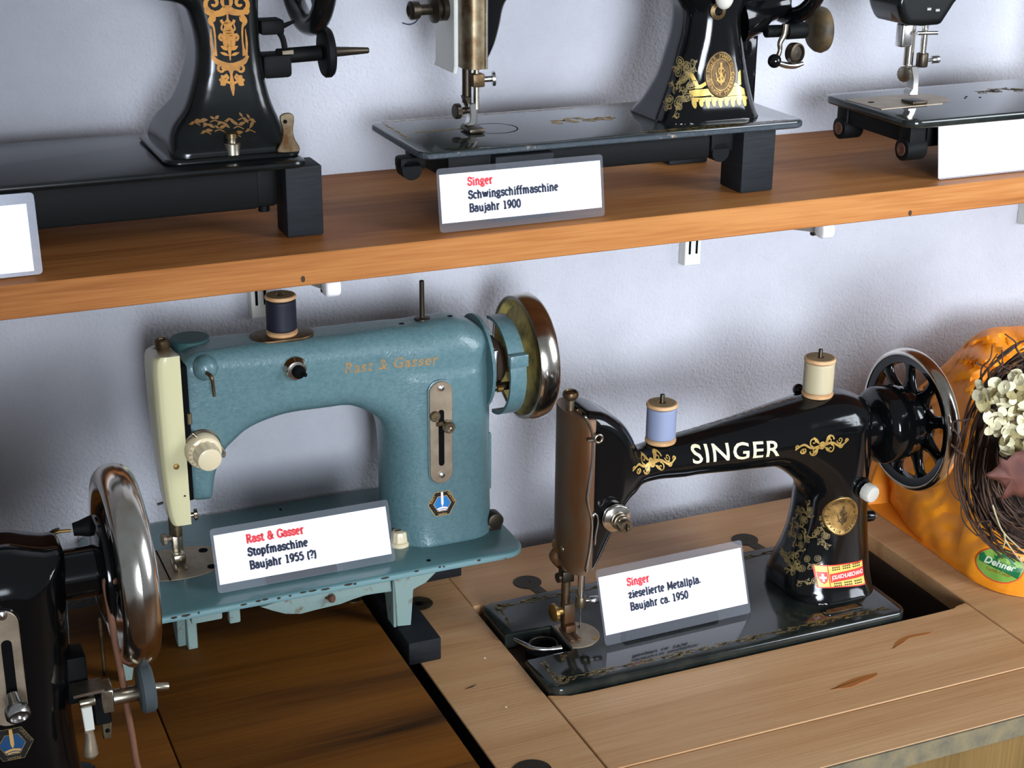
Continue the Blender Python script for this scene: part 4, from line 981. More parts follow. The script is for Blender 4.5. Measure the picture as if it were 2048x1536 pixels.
# ------------------------------------------------------------------ blue-green machine
def teal_machine():
    yc = -0.057; bz = 0.830; yw = -0.0755
    t = thing('sewing_machine', (0.35, yc, LZ), 'blue-green hammered-paint sewing machine with cream face cover on black blocks', 'sewing machine')
    # bed: smooth top, worn edge band
    P = []
    for c in [(0.155, -0.1485)]: P.append(c)
    P = rrect(0.158, -0.1490, 0.5385, 0.0335, 0.020, 8)
    bed = Part(); bed.prism(P, bz - 0.0072, bz, 'z', 0.0022, 3); bo = bed.build('bed', M['teal_flat'], t, 35)
    Part().prism(inset(ccw(P), -0.0006), bz - 0.0066, bz - 0.0016, 'z', 0.0010, 2).build('bed_edge', M['teal_edge'], t, 50)
    rg = random.Random(5)
    for x in (0.212, 0.222, 0.233, 0.272, 0.285, 0.291, 0.303, 0.313, 0.325, 0.3335, 0.345, 0.366, 0.372, 0.40, 0.43, 0.452, 0.456, 0.49):
        w = rg.uniform(.0008, .0042); z = bz - rg.uniform(.0012, .0024)
        Part().prism([(x - w, z - .0003), (x, z - rg.uniform(.0006, .0014)), (x + w, z - .0002), (x + w*.6, z + .0006), (x - w*.7, z + .0005)], -0.1501, -0.1494, 'y').build('paint_chip', M['darkwood'], bo, 0)
    # apron under the bed
    ap = [(0.3215, 0.8232)] + [(0.2883, 0.8180), (0.2992, 0.8118), (0.3102, 0.8065), (0.3237, 0.8037), (0.3374, 0.8048), (0.3605, 0.8059), (0.3727, 0.8084), (0.3830, 0.8098), (0.3910, 0.8097), (0.4084, 0.8087)] + [(0.4075, 0.8232)]
    apo = Part().prism(ap, -0.143, -0.128, 'y', 0.0015, 2).build('apron', M['teal_rust'], t, 40)
    Part().prism([(0.319, 0.8231), (0.37, 0.8231), (0.366, 0.8215), (0.33, 0.8210)], -0.1436, -0.1425, 'y').build('apron_slot', M['darkwood'], apo, 0)
    (sx, sz), = [(0.3486, 0.8154)]
    thumb((sx - .001, -0.143, sz), (0.6, -0.75, 0.1), 0.0036, 0.0035, 'apron_screw', M['rust'], t, 0.004, False)
    # legs
    lg = [(0.4090, 0.8230), (0.4101, 0.8112), (0.4117, 0.7742), (0.4248, 0.7729), (0.4277, 0.8086), (0.4325, 0.8107), (0.4393, 0.8129), (0.4451, 0.8178), (0.4500, 0.8219), (0.4558, 0.8233)]
    l1 = Part(); l1.prism(lg, -0.1462, -0.1432, 'y', 0.0006, 1)
    l1.prism([(-0.1445, 0.8232), (-0.1445, 0.7731), (-0.128, 0.7731), (-0.112, 0.8232)], 0.4088, 0.4118, 'x', 0.0006, 1)
    l1.build('leg', M['teal_rust'], t, 40)
    l2 = Part(); l2.box((0.2285, -0.1150, LZ + 0.0003), (0.2372, -0.0950, 0.823), 0.0008, 1)
    l2.prism([(-0.1105, 0.8232), (-0.1055, LZ + 0.0003), (-0.096, LZ + 0.0003), (-0.06, 0.8232)], 0.2215, 0.2290, 'x', 0.0008, 1).build('leg', M['teal_rust'], t, 40)
    l3 = Part(); l3.prism([(0.160, 0.8232), (0.1655, LZ + 0.0003), (0.1735, LZ + 0.0003), (0.182, 0.8232)], -0.1460, -0.1330, 'y', 0.0008, 1).build('leg', M['teal_rust'], t, 40)
    l4 = Part(); l4.prism([(0.478, 0.8232), (0.484, 0.7903), (0.512, 0.7903), (0.522, 0.8232)], -0.030, -0.008, 'y', 0.0008, 1).build('leg', M['teal_rust'], t, 40)
    (a, b), = [(0.2653, 0.8105)]
    Part().box((a - 0.004, -0.138, b - 0.006), (a + 0.006, -0.128, 0.8232), 0.0015, 2).build('latch', M['teal_rust'], t, 40)
    (a, b), = [(0.2408, 0.8173)]
    Part().box((a - 0.013, -0.142, b - 0.004), (a + 0.014, -0.125, 0.8232), 0.0015, 2).build('latch', M['teal_rust'], t, 40)
    # needle plate and marks
    npl = Part(); npl.prism(ellipse(0.236, yc, 0.047, 0.0315, 56), bz - 0.0004, bz + 0.0008, 'z', 0.0003, 1); no = npl.build('needle_plate', M['plate_metal'], t, 30)
    Part().box((0.2215, yc - 0.0312, bz + 0.0007), (0.2228, yc + 0.0312, bz + 0.0011)).build('plate_joint', M['blackhole'], no, 0)
    for x, y in ((0.262, yc + 0.016), (0.262, yc - 0.0185)): Part().prism(ellipse(x, y, 0.0042, 0.0042, 22), bz + 0.0007, bz + 0.0011, 'z').build('plate_screw', M['blackhole'], no, 0)
    for x, y in ((0.206, -0.062), (0.205, -0.048)): Part().box((x - .003, y - .0006, bz + 0.0007), (x + .003, y + .0006, bz + 0.0010)).build('hole', M['blackhole'], no, 0)
    Part().prism(ellipse(0.446, -0.137, 0.002, 0.002, 14), bz - 0.0002, bz + 0.0004, 'z').build('bed_hole', M['blackhole'], bo, 0)
    Part().prism(ellipse(0.351, 0.018, 0.0014, 0.0014, 12), bz - 0.0002, bz + 0.0004, 'z').build('bed_hole', M['blackhole'], bo, 0)
    # cream dial on the bed
    kx, ky = 0.4325, -0.096
    rings = []
    for z, r, q in ((0, .0094, 0), (.0035, .0094, 0), (.0045, .0080, .07), (.0125, .0072, .07), (.0138, .0064, .03), (.0142, .005, 0)):
        rings.append([(kx + r*(1 - (q if k % 4 < 2 else 0))*math.cos(2*math.pi*k/40), ky + r*(1 - (q if k % 4 < 2 else 0))*math.sin(2*math.pi*k/40), bz + z) for k in range(40)])
    ko = Part().loft(rings).build('bed_dial', M['ivory'], t, 40)
    Part().box((kx - 0.0042, ky - 0.0007, bz + 0.0139), (kx + 0.0042, ky + 0.0007, bz + 0.0146)).build('dial_slot', M['darkwood'], ko, 0)
    # right rear hinge pin
    hx, hy = 0.5265, -0.0985
    Part().box((hx - 0.009, hy - 0.004, bz), (hx + 0.006, hy + 0.006, bz + 0.006), 0.001, 2).cyl((hx - 0.001, hy - 0.007, bz + 0.0105), (hx - 0.001, hy + 0.006, bz + 0.0105), 0.0077, 28, 0.001).build('hinge_knob', M['dark_metal'], t, 40)
    Part().cyl((0.2208, 0.028, bz), (0.2208, 0.028, bz + 0.008), 0.006, 20, 0.001).build('bed_stud', M['rust'], t, 40)
    # cast body
    P = [(0.2430, 0.912)] + [(0.2607, 0.9069), (0.2633, 0.9150), (0.2664, 0.9301), (0.2770, 0.9509), (0.2833, 0.9562), (0.2938, 0.9639), (0.3057, 0.9689), (0.3207, 0.9726), (0.3356, 0.9744), (0.3663, 0.9740), (0.3892, 0.9729), (0.4041, 0.9659), (0.4180, 0.9549), (0.4275, 0.9395), (0.4318, 0.9147), (0.4326, 0.8670)] + [(0.4400, 0.825), (0.4400, 0.80), (0.5235, 0.80)]
    P += [(0.5245, 0.8343), (0.5244, 0.8634), (0.5237, 0.9135), (0.5236, 0.9525), (0.5225, 0.9870), (0.5230, 1.0088), (0.5222, 1.0210), (0.5129, 1.0301), (0.4985, 1.0371), (0.4868, 1.0395), (0.4473, 1.0377), (0.4312, 1.0385), (0.3684, 1.0384), (0.3130, 1.0406), (0.2752, 1.0407), (0.2575, 1.0405)] + [(0.2470, 1.0355), (0.2432, 1.0290)]
    Pn = ccw(np.array(P)); Pn = spline(Pn, 3)
    H = lambda x, z: np.interp(x, [.24, .42, .46], [.0285, .0290, .0310]) + 0.004*np.exp(-np.maximum(z - bz, 0)/0.02)*(x > .4)
    R = lambda x, z: np.interp(x, [.24, .255, .30, .40, .47], [.007, .012, .0165, .019, .0255])
    def column(X, Y, Z):
        cx_, cy_, hx_, hy_, r_ = 0.4752, -0.0665, 0.0486, 0.0390, 0.0375
        qx = np.abs(X - cx_) - (hx_ - r_); qy = np.abs(Y - cy_) - (hy_ + 0.004*np.exp(-np.maximum(Z - bz, 0)/0.02) - r_)
        d = np.sqrt(np.maximum(qx, 0)**2 + np.maximum(qy, 0)**2) + np.minimum(np.maximum(qx, qy), 0) - r_
        return np.maximum(d, np.abs(Z - 0.890) - 0.098)
    o, bvh = body('cast_body', Pn, yw, H, R, 0.0019, M['teal'], t, extra=(column,), k=0.014, pad=0.024, zlo=bz - 0.001, it=8, grow=0.0006)
    (px, pz), = [(0.5210, 0.9140)]
    Part().box((0.5200, -0.092, 0.868), (0.5265, -0.060, 0.925), 0.002, 2).build('rear_cover', M['teal'], t, 40)
    Part().prism([(0.520, 0.8305), (0.5345, 0.8305), (0.5215, 0.862), (0.517, 0.862)], -0.070, -0.052, 'y', 0.001, 1).build('rear_bracket', M['teal'], t, 40)
    # cream face cover
    fc = Part(); rings = []
    for z, xl, f in ((0.8905, 0.2265, .24), (0.8925, 0.2245, .38), (0.900, 0.2225, .52), (0.915, 0.2210, .68), (0.935, 0.2200, .82), (0.965, 0.2192, .94), (1.0, 0.2188, 1), (1.030, 0.2188, 1), (1.0385, 0.2194, 1), (1.0425, 0.2206, .98), (1.0445, 0.2230, .95)):
        xr = 0.2405
        Q = np.array([(xr, -0.1062), (xl + 0.007, -0.1062), (xl + 0.0025, -0.1045), (xl, -0.099), (xl - 0.0006, -0.080), (xl - 0.0003, -0.066), (xl + 0.001, -0.056), (xl + 0.006, -0.048), (xr, -0.044)])
        Q[:, 1] = -0.1062 + (Q[:, 1] + 0.1062)*f
        Q2 = []
        for i in range(len(Q) - 1):
            for s_ in (0, .34, .67): Q2.append(Q[i]*(1 - s_) + Q[i+1]*s_)
        Q2.append(Q[-1]); rings.append([(x, y, z - (max(0, y + 0.1062)*.13 if z > 1.02 else 0)) for x, y in Q2])
    face = fc.loft(rings).build('face_cover', M['cream'], t, 50)
    bs = Part(); e = [(0.2412, -0.1044, z) for z in np.linspace(0.922, 1.035, 8)]
    bs.box((0.2400, -0.1050, 0.950), (0.2462, -0.056, 1.0345), 0.0015, 2).box((0.2400, -0.1048, 0.912), (0.2446, -0.060, 0.951), 0.0008, 1).build('cover_gap', M['blackhole'], t, 40)
    for (qx, qz), r in zip([(0.2312, 0.9460), (0.2366, 0.9180)], (0.0026, 0.0009)): screw((qx, -0.1060, qz), (0, -1, 0), r, 0.0012, 'screw', M['brass'] if r > .002 else M['dark_metal'], face)
    (qx, qz), = [(0.2452, 0.9891)]
    Part().box((qx - 0.0022, -0.109, qz - 0.006), (qx + 0.0016, -0.1035, qz + 0.004), 0.0008, 1).build('take_up_lever', M['old_metal'], t, 40)
    # top: lid, bolt, spool plate, pin, oil holes
    top = lambda x, y: bvh.ray_cast(Vector((x, y, 1.2)), Vector((0, 0, -1)))[0].z
    tz = top(0.262, yw)
    Part().prism(ellipse(0.2588, -0.0600, 0.0168, 0.0165, 40), tz - 0.006, tz + 0.0020, 'z', 0.0006, 1).build('top_lid', M['teal_dark'], t, 40)
    bx, by = 0.2335, -0.0700
    Part().lathe([(0.0085, 0), (0.0085, 0.0022), (0.0055, 0.0024), (0.0055, 0.004), (0.0062, 0.0042), (0.0062, 0.0105), (0.0055, 0.0112), (0.0034, 0.0112), (0.0030, 0.0098), (0, 0.0098)], (bx, by, 1.0372), (0, 0, 1), 28).build('pressure_nut', M['bronze'], t)
    sx = 0.3360; sz = top(sx, yw)
    Part().prism(rrect(sx - 0.0285, yw - 0.017, sx + 0.0275, yw + 0.017, 0.0165, 10), sz - 0.001, sz + 0.0016, 'z', 0.0006, 2).build('spool_plate', M['bronze'], t, 40)
    Part().cyl((sx, yw, sz), (sx, yw, sz + 0.0380), 0.0018, 12).build('spool_pin', M['dark_metal'], t)
    spool((sx, yw, sz + 0.0017), 0.0137, 0.0352, 'thread_navy', 'navy blue thread spool on top of the blue-green machine', 'spoolwood', 'spool_end')
    pxx = 0.4650; zz = top(pxx, yw)
    Part().lathe([(0.0072, -0.001), (0.0072, 0.0012), (0.005, 0.0016), (0.0023, 0.0016), (0.0022, 0.0355), (0.0014, 0.0361), (0, 0.0361)], (pxx, yw, zz), (0, 0, 1), 22).build('spool_pin', M['dark_metal'], t)
    for x in (0.4440, 0.490): Part().prism(ellipse(x, yw - 0.004, 0.0026, 0.002, 14), top(x, yw) - 0.0003, top(x, yw) + 0.0003, 'z').build('oil_hole', M['blackhole'], t, 0)
    # front: thread guide dome with hanging pin, push switch
    (gx, gz), = [(0.2617, 1.0299)]
    yf = bvh.ray_cast(Vector((gx, -0.3, gz)), Vector((0, 1, 0)))[0].y
    g = Part(); g.lathe([(0.0108, -0.002), (0.0108, 0.0006), (0.0088, 0.0052), (0.0055, 0.0082), (0, 0.0088)], (gx, yf, gz), (0, -1, 0), 32).build('thread_guide', M['teal'], t, 60)
    Part().tube([(gx - 0.001, yf - 0.008, gz - 0.001), (gx + 0.0015, yf - 0.013, gz - 0.0035), (gx + 0.0025, yf - 0.0135, gz - 0.009), (gx + 0.0032, yf - 0.013, gz - 0.021)], [0.0017, 0.0018, 0.0014, 0.0014], 8, 5).build('guide_pin', M['old_metal'], t, 60)
    (gx, gz), = [(0.3383, 1.0193)]
    yf = bvh.ray_cast(Vector((gx, -0.3, gz)), Vector((0, 1, 0)))[0].y
    sw = Part().lathe([(0.0108, -0.001), (0.0108, 0.0012), (0.0096, 0.0026), (0.0092, 0.004), (0.0080, 0.0052), (0.0080, 0.0068), (0.0060, 0.0072)], (gx, yf, gz), (0, -1, 0), 32).build('switch_collar', M['chrome'], t, 40)
    Part().lathe([(0.0058, 0.004), (0.0056, 0.011), (0.0042, 0.0125), (0, 0.0128)], (gx, yf, gz), (0.1, -1, -0.05), 24).tube([(gx + 0.001, yf - 0.009, gz - 0.0005), (gx + 0.005, yf - 0.016, gz - 0.0015)], 0.0018, 10).build('switch_lever', M['blackhole'], t, 60)
    # tension knob
    (kx, kz), = [(0.2538, 0.9591)]
    yf = -0.1035
    Part().lathe([(0.0168, -0.003), (0.0168, 0.001), (0.0150, 0.0022)], (kx, yf, kz), (0, -1, 0), 44).build('tension_disc', M['dark_metal'], t, 40)
    rings = []; A_, U_, V_ = frame((0.05, -1, -0.06)); p0 = np.array((kx, yf, kz))
    for tt, r, q in ((.002, .0150, 0), (.0045, .0156, 0), (.0105, .0152, 0), (.0125, .0140, 0), (.0130, .0118, 0.0), (.0135, .0116, .05), (.0245, .0108, .05), (.0262, .0100, .0), (.0268, .0088, 0)):
        rings.append([p0 + A_*tt + (U_*math.cos(2*math.pi*k/48) + V_*math.sin(2*math.pi*k/48))*r*(1 - (q if k % 4 < 2 else 0)) for k in range(48)])
    kn = Part().loft(rings).build('tension_knob', M['ivory'], t, 35)
    mk = Part()
    for k in range(9):
        a_ = math.radians(50 + 18*k); q = p0 + A_*0.0128 + (U_*math.cos(a_) + V_*math.sin(a_))*0.0129
        mk.box(q - 0.0008, q + 0.0008)
    mk.build('tension_numbers', M['ivory_mark'], kn, 0)
    Part().tube([(x, -0.112, z) for x, z in [(0.2448, 0.9770), (0.2499, 0.9717), (0.2588, 0.9698), (0.2669, 0.9635), (0.2716, 0.9544), (0.2705, 0.9509)]], 0.0012, 8, 5).build('check_spring', M['nickel'], t, 180)
    # arm lettering
    (ax, az), (bx_, bz_) = [(0.3824, 1.0107), (0.4685, 1.0086)]
    V, F = font_text('Rast & Gasser', 1.0, 0.018, 1.12, 0.12); V = V - V.min(0); s1 = (bx_ - ax)/V[:, 0].max()
    Art().put((V, F), ax, az - 0.0025, s1, s1*1.02, math.atan2(bz_ - az, bx_ - ax)).on_body('lettering', bvh, M['gold_letter'], t, -0.3, 0.0003, 0.002, 'worn brown-gold arm lettering')
    # stitch plate with slot and lever
    (c0, c1), (d0, d1) = [(0.4671, 0.9915), (0.4691, 0.8926)]
    yf = min(bvh.ray_cast(Vector((c0, -0.3, q)), Vector((0, 1, 0)))[0].y for q in (c1, d1, (c1+d1)/2)) - 0.0002
    w = 0.0110; xm = (c0 + d0)/2 + 0.0004
    rp = Part(); rp.prism(rrect(xm - w - 0.0012, d1 - 0.0004, xm + w + 0.0012, c1 + 0.0012, w, 10), yf - 0.0012, -0.095, 'y', 0.001, 2).build('plate_seat', M['teal'], t, 40)
    pl = Part().prism(rrect(xm - w, d1, xm + w, c1, w*0.98, 12), yf - 0.0026, yf - 0.0010, 'y', 0.0005, 1).build('stitch_plate', M['plate_metal'], t, 30)
    zt = c1 - 0.0270; zb_ = d1 + 0.0175
    Part().prism(rrect(xm - 0.0027, zb_, xm + 0.0027, zt, 0.0026, 6), yf - 0.0029, yf - 0.0024, 'y').build('slot', M['blackhole'], pl, 0)
    for z in (c1 - 0.0060, d1 + 0.0085): Part().lathe([(0.0031, 0), (0.0028, 0.0014), (0, 0.0022)], (xm, yf - 0.0026, z), (0, -1, 0), 18).build('plate_screw', M['steel'], pl, 60)
    zl = [(0.4674, 0.9489)][0][1]
    Part().lathe([(0.0052, 0.004), (0.0056, 0.005), (0.0056, 0.0095), (0.0048, 0.0105), (0.0030, 0.0105), (0.0026, 0.0085), (0, 0.0085)], (xm + 0.0045, yf, zl), (0.1, -1, 0), 26).build('stitch_lever', M['nickel'], t, 40)
    Part().box((xm - 0.005, yf - 0.0042, zl + 0.0005), (xm + 0.004, yf - 0.0030, zl + 0.0045), 0.0005, 1).build('lever_bar', M['bronze'], t, 40)
    Part().lathe([(0.0050, 0.0026), (0.0050, 0.0045), (0.0040, 0.0055), (0, 0.0058)], (xm - 0.0062, yf, zl + 0.0105), (0, -1, 0), 24).build('stop_screw', M['old_metal'], t, 40)
    (ex, ez), = [(0.4695, 0.8713)]
    hex_emblem(bvh, t, ex, ez, 0.0138, -0.3)
    # needle assembly
    nx = 0.2372; yb = yc
    Part().cyl((nx, yb, 0.862), (nx, yb, 0.905), 0.0032, 14).build('needle_bar', M['old_metal'], t)
    Part().cyl((nx - 0.003, yb + 0.007, 0.850), (nx - 0.003, yb + 0.007, 0.905), 0.0034, 14).build('presser_bar', M['old_metal'], t)
    Part().box((nx - 0.0045, yb - 0.0045, 0.8705), (nx + 0.0055, yb + 0.005, 0.8845), 0.001, 2).cyl((nx - 0.001, yb - 0.003, 0.8595), (nx - 0.001, yb - 0.003, 0.871), 0.0046, 16).build('needle_clamp', M['old_metal'], t, 40)
    thumb((nx + 0.005, yb - 0.001, 0.8765), (1, -0.15, 0.03), 0.0052, 0.0035, 'needle_clamp_screw', M['nickel'], t, 0.010)
    Part().tube([(nx - 0.016, yb, 0.8912), (nx - 0.008, yb, 0.8925), (nx, yb, 0.8935)], 0.0012, 8, 4).build('thread_hook', M['dark_metal'], t, 60)
    ft = Part(); ft.box((nx - 0.0052, yb + 0.0, 0.8385), (nx + 0.0040, yb + 0.010, 0.857), 0.001, 2).box((nx - 0.006, yb - 0.006, 0.8338), (nx + 0.005, yb + 0.008, 0.8405), 0.001, 2)
    for s_ in (-1, 1): ft.box((nx - 0.002 + s_*0.0045 - 0.0016, yb - 0.016, 0.8312), (nx - 0.002 + s_*0.0045 + 0.0016, yb + 0.006, 0.8335), 0.0006, 1)
    ft.build('presser_foot', M['nickel'], t, 40)
    thumb((nx - 0.005, yb + 0.004, 0.8545), (-1, -0.1, 0), 0.0060, 0.004, 'foot_screw', M['plate_metal'], t, 0.005)
    Part().cyl((nx, yb - 0.003, 0.832), (nx, yb - 0.003, 0.860), 0.0008, 8).build('needle', M['steel'], t)
    # handwheel with belt guard
    hx, hz, Rw = 0.5665, 0.9900, 0.0590
    wl = Part(); wl.lathe([(0.0125, -0.046), (0.0125, -0.010), (0.030, -0.006), (0.048, -0.0035), (0.053, -0.0075), (0.0535, -0.0085), (0.0545, -0.0085), (0.0545, 0.0092), (0.045, 0.012), (0, 0.012)], (hx, yw, hz), (1, 0, 0), 64)
    wheel = wl.build('handwheel', M['olive'], t, 40)
    Part().lathe([(0.0545, -0.0088), (0.0560, -0.0098), (0.0580, -0.0094), (0.0594, -0.0064), (0.0597, 0.0), (0.0592, 0.0068), (0.0570, 0.0098), (0.0545, 0.0098), (0.0535, 0.0), (0.0545, -0.0088)], (hx, yw, hz), (1, 0, 0), 110).build('wheel_rim', M['chrome'], wheel, 50)
    gd = Part(); gx0, gx1, r0, r1 = 0.5310, 0.5465, 0.0430, 0.0462; rings = []
    for a_ in np.linspace(75, 268, 40):
        w_ = math.radians(a_); cy, cz_ = math.cos(w_), math.sin(w_)
        rings.append([(x, yw - 0.003 + r*cy, hz - 0.003 + r*cz_) for x, r in ((gx0, r0), (gx1, r0), (gx1, r1), (gx0, r1))])
    # front guard arc runs from the top over the front to the bottom
    gd.loft(rings).build('belt_guard', M['teal'], t, 40)
    Part().box((0.5300, yw - 0.0505, hz + 0.009), (0.5480, yw - 0.0420, hz + 0.021), 0.0015, 2).build('guard_latch', M['teal'], t, 40)
    gb = Part().lathe([(0.0, 0), (0.044, 0), (0.044, 0.003), (0, 0.003)], (0.5185, yw + 0.006, hz), (1, 0, 0), 48).build('guard_back', M['teal'], t, 40)
    Part().box((0.5215, yw - 0.034, hz - 0.008), (0.5250, yw - 0.022, hz + 0.022), 0.001, 2).build('guard_plate', M['steel'], t, 40)
    Part().lathe([(0.024, 0), (0.024, 0.012), (0.018, 0.018)], (0.5215, yw, hz), (1, 0, 0), 40).build('belt_pulley', M['darkwood'], t, 40)
    (jx, jz), = [(0.5286, 0.9755)]
    Part().cyl((jx - 0.006, -0.105, jz), (jx + 0.010, -0.105, jz), 0.0038, 16, 0.0008).build('guard_pin', M['dark_metal'], t)
    Part().cyl((0.5240, yw - 0.034, hz - 0.0145), (0.5290, yw - 0.034, hz - 0.0145), 0.0032, 16).build('guard_screw', M['brass'], t)
teal_machine()
# ------------------------------------------------------------------ upper shelf: shared handwheel
def handwheel(t, hx, yc, hz, R, n, a0, rim_m, body_m, tube=0.0065, hubr=0.022, hubl=0.045, wide=1.0):
    hub = Part(); hub.lathe([(hubr*.7, -hubl), (hubr*.7, -hubl*.5), (hubr, -hubl*.45), (hubr, -0.006), (hubr*1.1, -0.004), (hubr*1.1, 0.005), (hubr*.6, 0.010), (0, 0.010)], (hx, yc, hz), (1, 0, 0), 40)
    w = hub.build('handwheel', body_m, t, 40); c = np.array((hx, yc, hz))
    pr = [(R - tube + tube*math.cos(q), tube*wide*math.sin(q)) for q in np.linspace(0, 2*math.pi, 21)]; pr[-1] = pr[0]
    Part().lathe(pr, c, (1, 0, 0), 96).build('wheel_rim', rim_m, w, 180)
    for k in range(n):
        an = math.radians(a0 + 360/n*k); er = np.array((0, math.cos(an), math.sin(an))); et = np.array((0, -math.sin(an), math.cos(an))); rings = []
        for f, wd in ((.2, .011), (.35, .0075), (.55, .0055), (.75, .0060), (.86, .010), (.93, .018)):
            rings.append([c + er*(hubr + (R - tube - hubr)*f if f < .93 else R - tube*1.1) + et*wd*math.cos(q) + np.array((1.0, 0, 0))*.0045*math.sin(q) for q in np.linspace(0, 2*math.pi, 13)[:-1]])
        Part().loft(rings).build('spoke', body_m, w, 60)
    return w

# ------------------------------------------------------------------ large gold-ornamented machine, left end of the shelf
def ornate_machine():
    yc = -0.09; bz = 1.2130
    t = thing('sewing_machine', (0.15, yc, 1.2072), 'old black sewing machine with large orange-gold ornament on its column, left end of the shelf', 'sewing machine')
    Part().prism(rrect(-0.11, -0.166, 0.340, -0.016, 0.012, 6), 1.2073, bz, 'z', 0.002, 2).build('bed', M['black_old'], t, 40)
    Part().box((-0.10, -0.155, 1.1750), (0.302, -0.03, 1.2073), 0.003, 2).build('bed_frame', M['black_iron'], t, 40)
    (a, b), = [(0.3070, 1.1785)]
    Part().box((a - 0.012, -0.150, b - 0.004), (a + 0.012, -0.125, 1.2073), 0.004, 2).cyl((a + 0.002, -0.14, b - 0.009), (a + 0.002, -0.14, b), 0.0045, 12).build('bed_lug', M['black_iron'], t, 40)
    # column with spread foot
    P = [(0.2430, 1.2359), (0.2556, 1.2499), (0.2631, 1.2663), (0.2678, 1.2823), (0.2689, 1.2987), (0.2664, 1.3153), (0.2609, 1.3283)]
    P = [(x, z) for x, z in P] + [(0.235, 1.335), (0.19, 1.362), (0.0, 1.37), (-0.09, 1.37), (-0.09, 1.425), (0.22, 1.432), (0.305, 1.425), (0.325, 1.39)]
    P += [(0.3207, 1.3305), (0.3201, 1.3018), (0.3219, 1.2724), (0.3254, 1.2523), (0.3304, 1.2360)]
    P += [(0.334, 1.219), (0.334, 1.19), (0.245, 1.19), (0.2385, 1.219)]
    P = spline(P, 3)
    H = lambda x, z: .029 + .026*np.exp(-np.maximum(z - 1.222, 0)/0.022) + 0.0*x
    R = lambda x, z: .013 + 0.0*x
    o, bvh = body('cast_body', P, yc, H, R, 0.0020, M['black_old'], t, zlo=bz - 0.001, it=7)
    Part().prism(rrect(0.232, -0.150, 0.340, -0.035, 0.012, 6), bz - 0.0005, bz + 0.0045, 'z', 0.0030, 3).build('column_foot', M['black_old'], t, 60)
    # gold panel art, u across, v down
    (p0, p1), (q0, q1), (r0, r1), (s0, s1) = [(0.2758, 1.3331), (0.3100, 1.3316), (0.2757, 1.2605), (0.3106, 1.2582)]
    A = Art()
    def rib(pts, w): A.put(ribbon(pts, w, 6))
    def both(f):
        for s_ in (1, -1): f(s_)
    y = lambda v: 1.0 - 2.15*v*1.0
    # drawn in units where half width = 1 and height is 4.3 (top v=0 is y=0)
    Y = lambda v: -4.3*v
    both(lambda s_: A.put(spiral(.62*s_, Y(.035), .42, math.pi*(1.5), 1.15*s_, .11)))
    both(lambda s_: rib([(.1*s_, Y(-.1)), (.2*s_, Y(.02)), (.12*s_, Y(.08))], [.05, .09, .05]))
    rib([(-1.0, Y(.125)), (-.7, Y(.145)), (-.3, Y(.135)), (0, Y(.10)), (.3, Y(.125)), (.7, Y(.13)), (1.0, Y(.10))], [.05, .12, .15, .2, .15, .12, .08])
    both(lambda s_: A.put(spiral(.85*s_, Y(.105), .16, -math.pi/2, 1.0*s_, .06)))
    both(lambda s_: rib([(.62*s_, Y(.16)), (.78*s_, Y(.22)), (.66*s_, Y(.28)), (.62*s_, Y(.4)), (.64*s_, Y(.5)), (.70*s_, Y(.58))], [.13, .12, .05, .035, .05, .13]))
    both(lambda s_: rib([(.78*s_, Y(.30)), (.80*s_, Y(.45)), (.76*s_, Y(.6))], [.02, .055, .03]))
    both(lambda s_: A.put(spiral(.70*s_, Y(.20), .15, math.pi/2, 1.2*s_, .05)))
    rib([(-.30, Y(.205)), (-.24, Y(.235)), (0, Y(.24)), (.24, Y(.235)), (.30, Y(.205))], [.07, .06, .05, .06, .07])
    rib([(0, Y(.14)), (0, Y(.2)), (0, Y(.25)), (0, Y(.30)), (0, Y(.36)), (0, Y(.42)), (0, Y(.50)), (0, Y(.56)), (0, Y(.63))], [.04, .05, .22, .10, .22, .13, .11, .05, .03])
    both(lambda s_: rib([(.26*s_, Y(.25)), (.30*s_, Y(.30)), (.18*s_, Y(.33))], [.03, .045, .03]))
    for v, an, L, w in ((.40, 75, .55, .16), (.42, 40, .5, .12), (.50, 60, .5, .13), (.52, 25, .42, .1), (.58, 20, .45, .07)):
        both(lambda s_: A.put(leafshape(0.03*s_, Y(v), math.radians(an if s_ > 0 else 180 - an), L, w)))
    both(lambda s_: A.put(spiral(.3*s_, Y(.38), .17, -math.pi/2, .9*s_, .06)))
    rib([(-.82, Y(.58)), (-.62, Y(.64)), (-.3, Y(.675)), (0, Y(.70)), (.3, Y(.675)), (.62, Y(.64)), (.82, Y(.58))], [.06, .12, .13, .2, .13, .12, .06])
    both(lambda s_: A.put(spiral(.42*s_, Y(.72), .2, math.pi/2, -1.1*s_, .07)))
    both(lambda s_: A.put(leafshape(.1*s_, Y(.69), math.radians(-35 if s_ > 0 else 215), .4, .1)))
    rib([(0, Y(.70)), (0, Y(.78)), (0, Y(.86)), (0, Y(.92)), (0, Y(1.0))], [.16, .05, .10, .10, .02])
    for an in (95, 50, 10, -35):
        both(lambda s_: A.put(leafshape(.26*s_, Y(.845), math.radians(an if s_ > 0 else 180 - an), .34, .14)))
    both(lambda s_: rib([(0, Y(.875)), (.16*s_, Y(.86)), (.28*s_, Y(.845))], .06))
    def mp(V):
        u = (V[:, 0] + 1)/2; v = -V[:, 1]/4.3
        X = (p0*(1-u) + q0*u)*(1-v) + (r0*(1-u) + s0*u)*v; Zz = (p1*(1-u) + q1*u)*(1-v) + (r1*(1-u) + s1*u)*v
        return np.stack([X, Zz], 1)
    A.V = mp(A.V); A.on_body('gold_ornament', bvh, M['gold_orange'], t, -0.3, 0.0003, 0.003, 'orange-gold scroll and urn ornament')['kind'] = 'stuff'
    B = Art(); rg = random.Random(11)
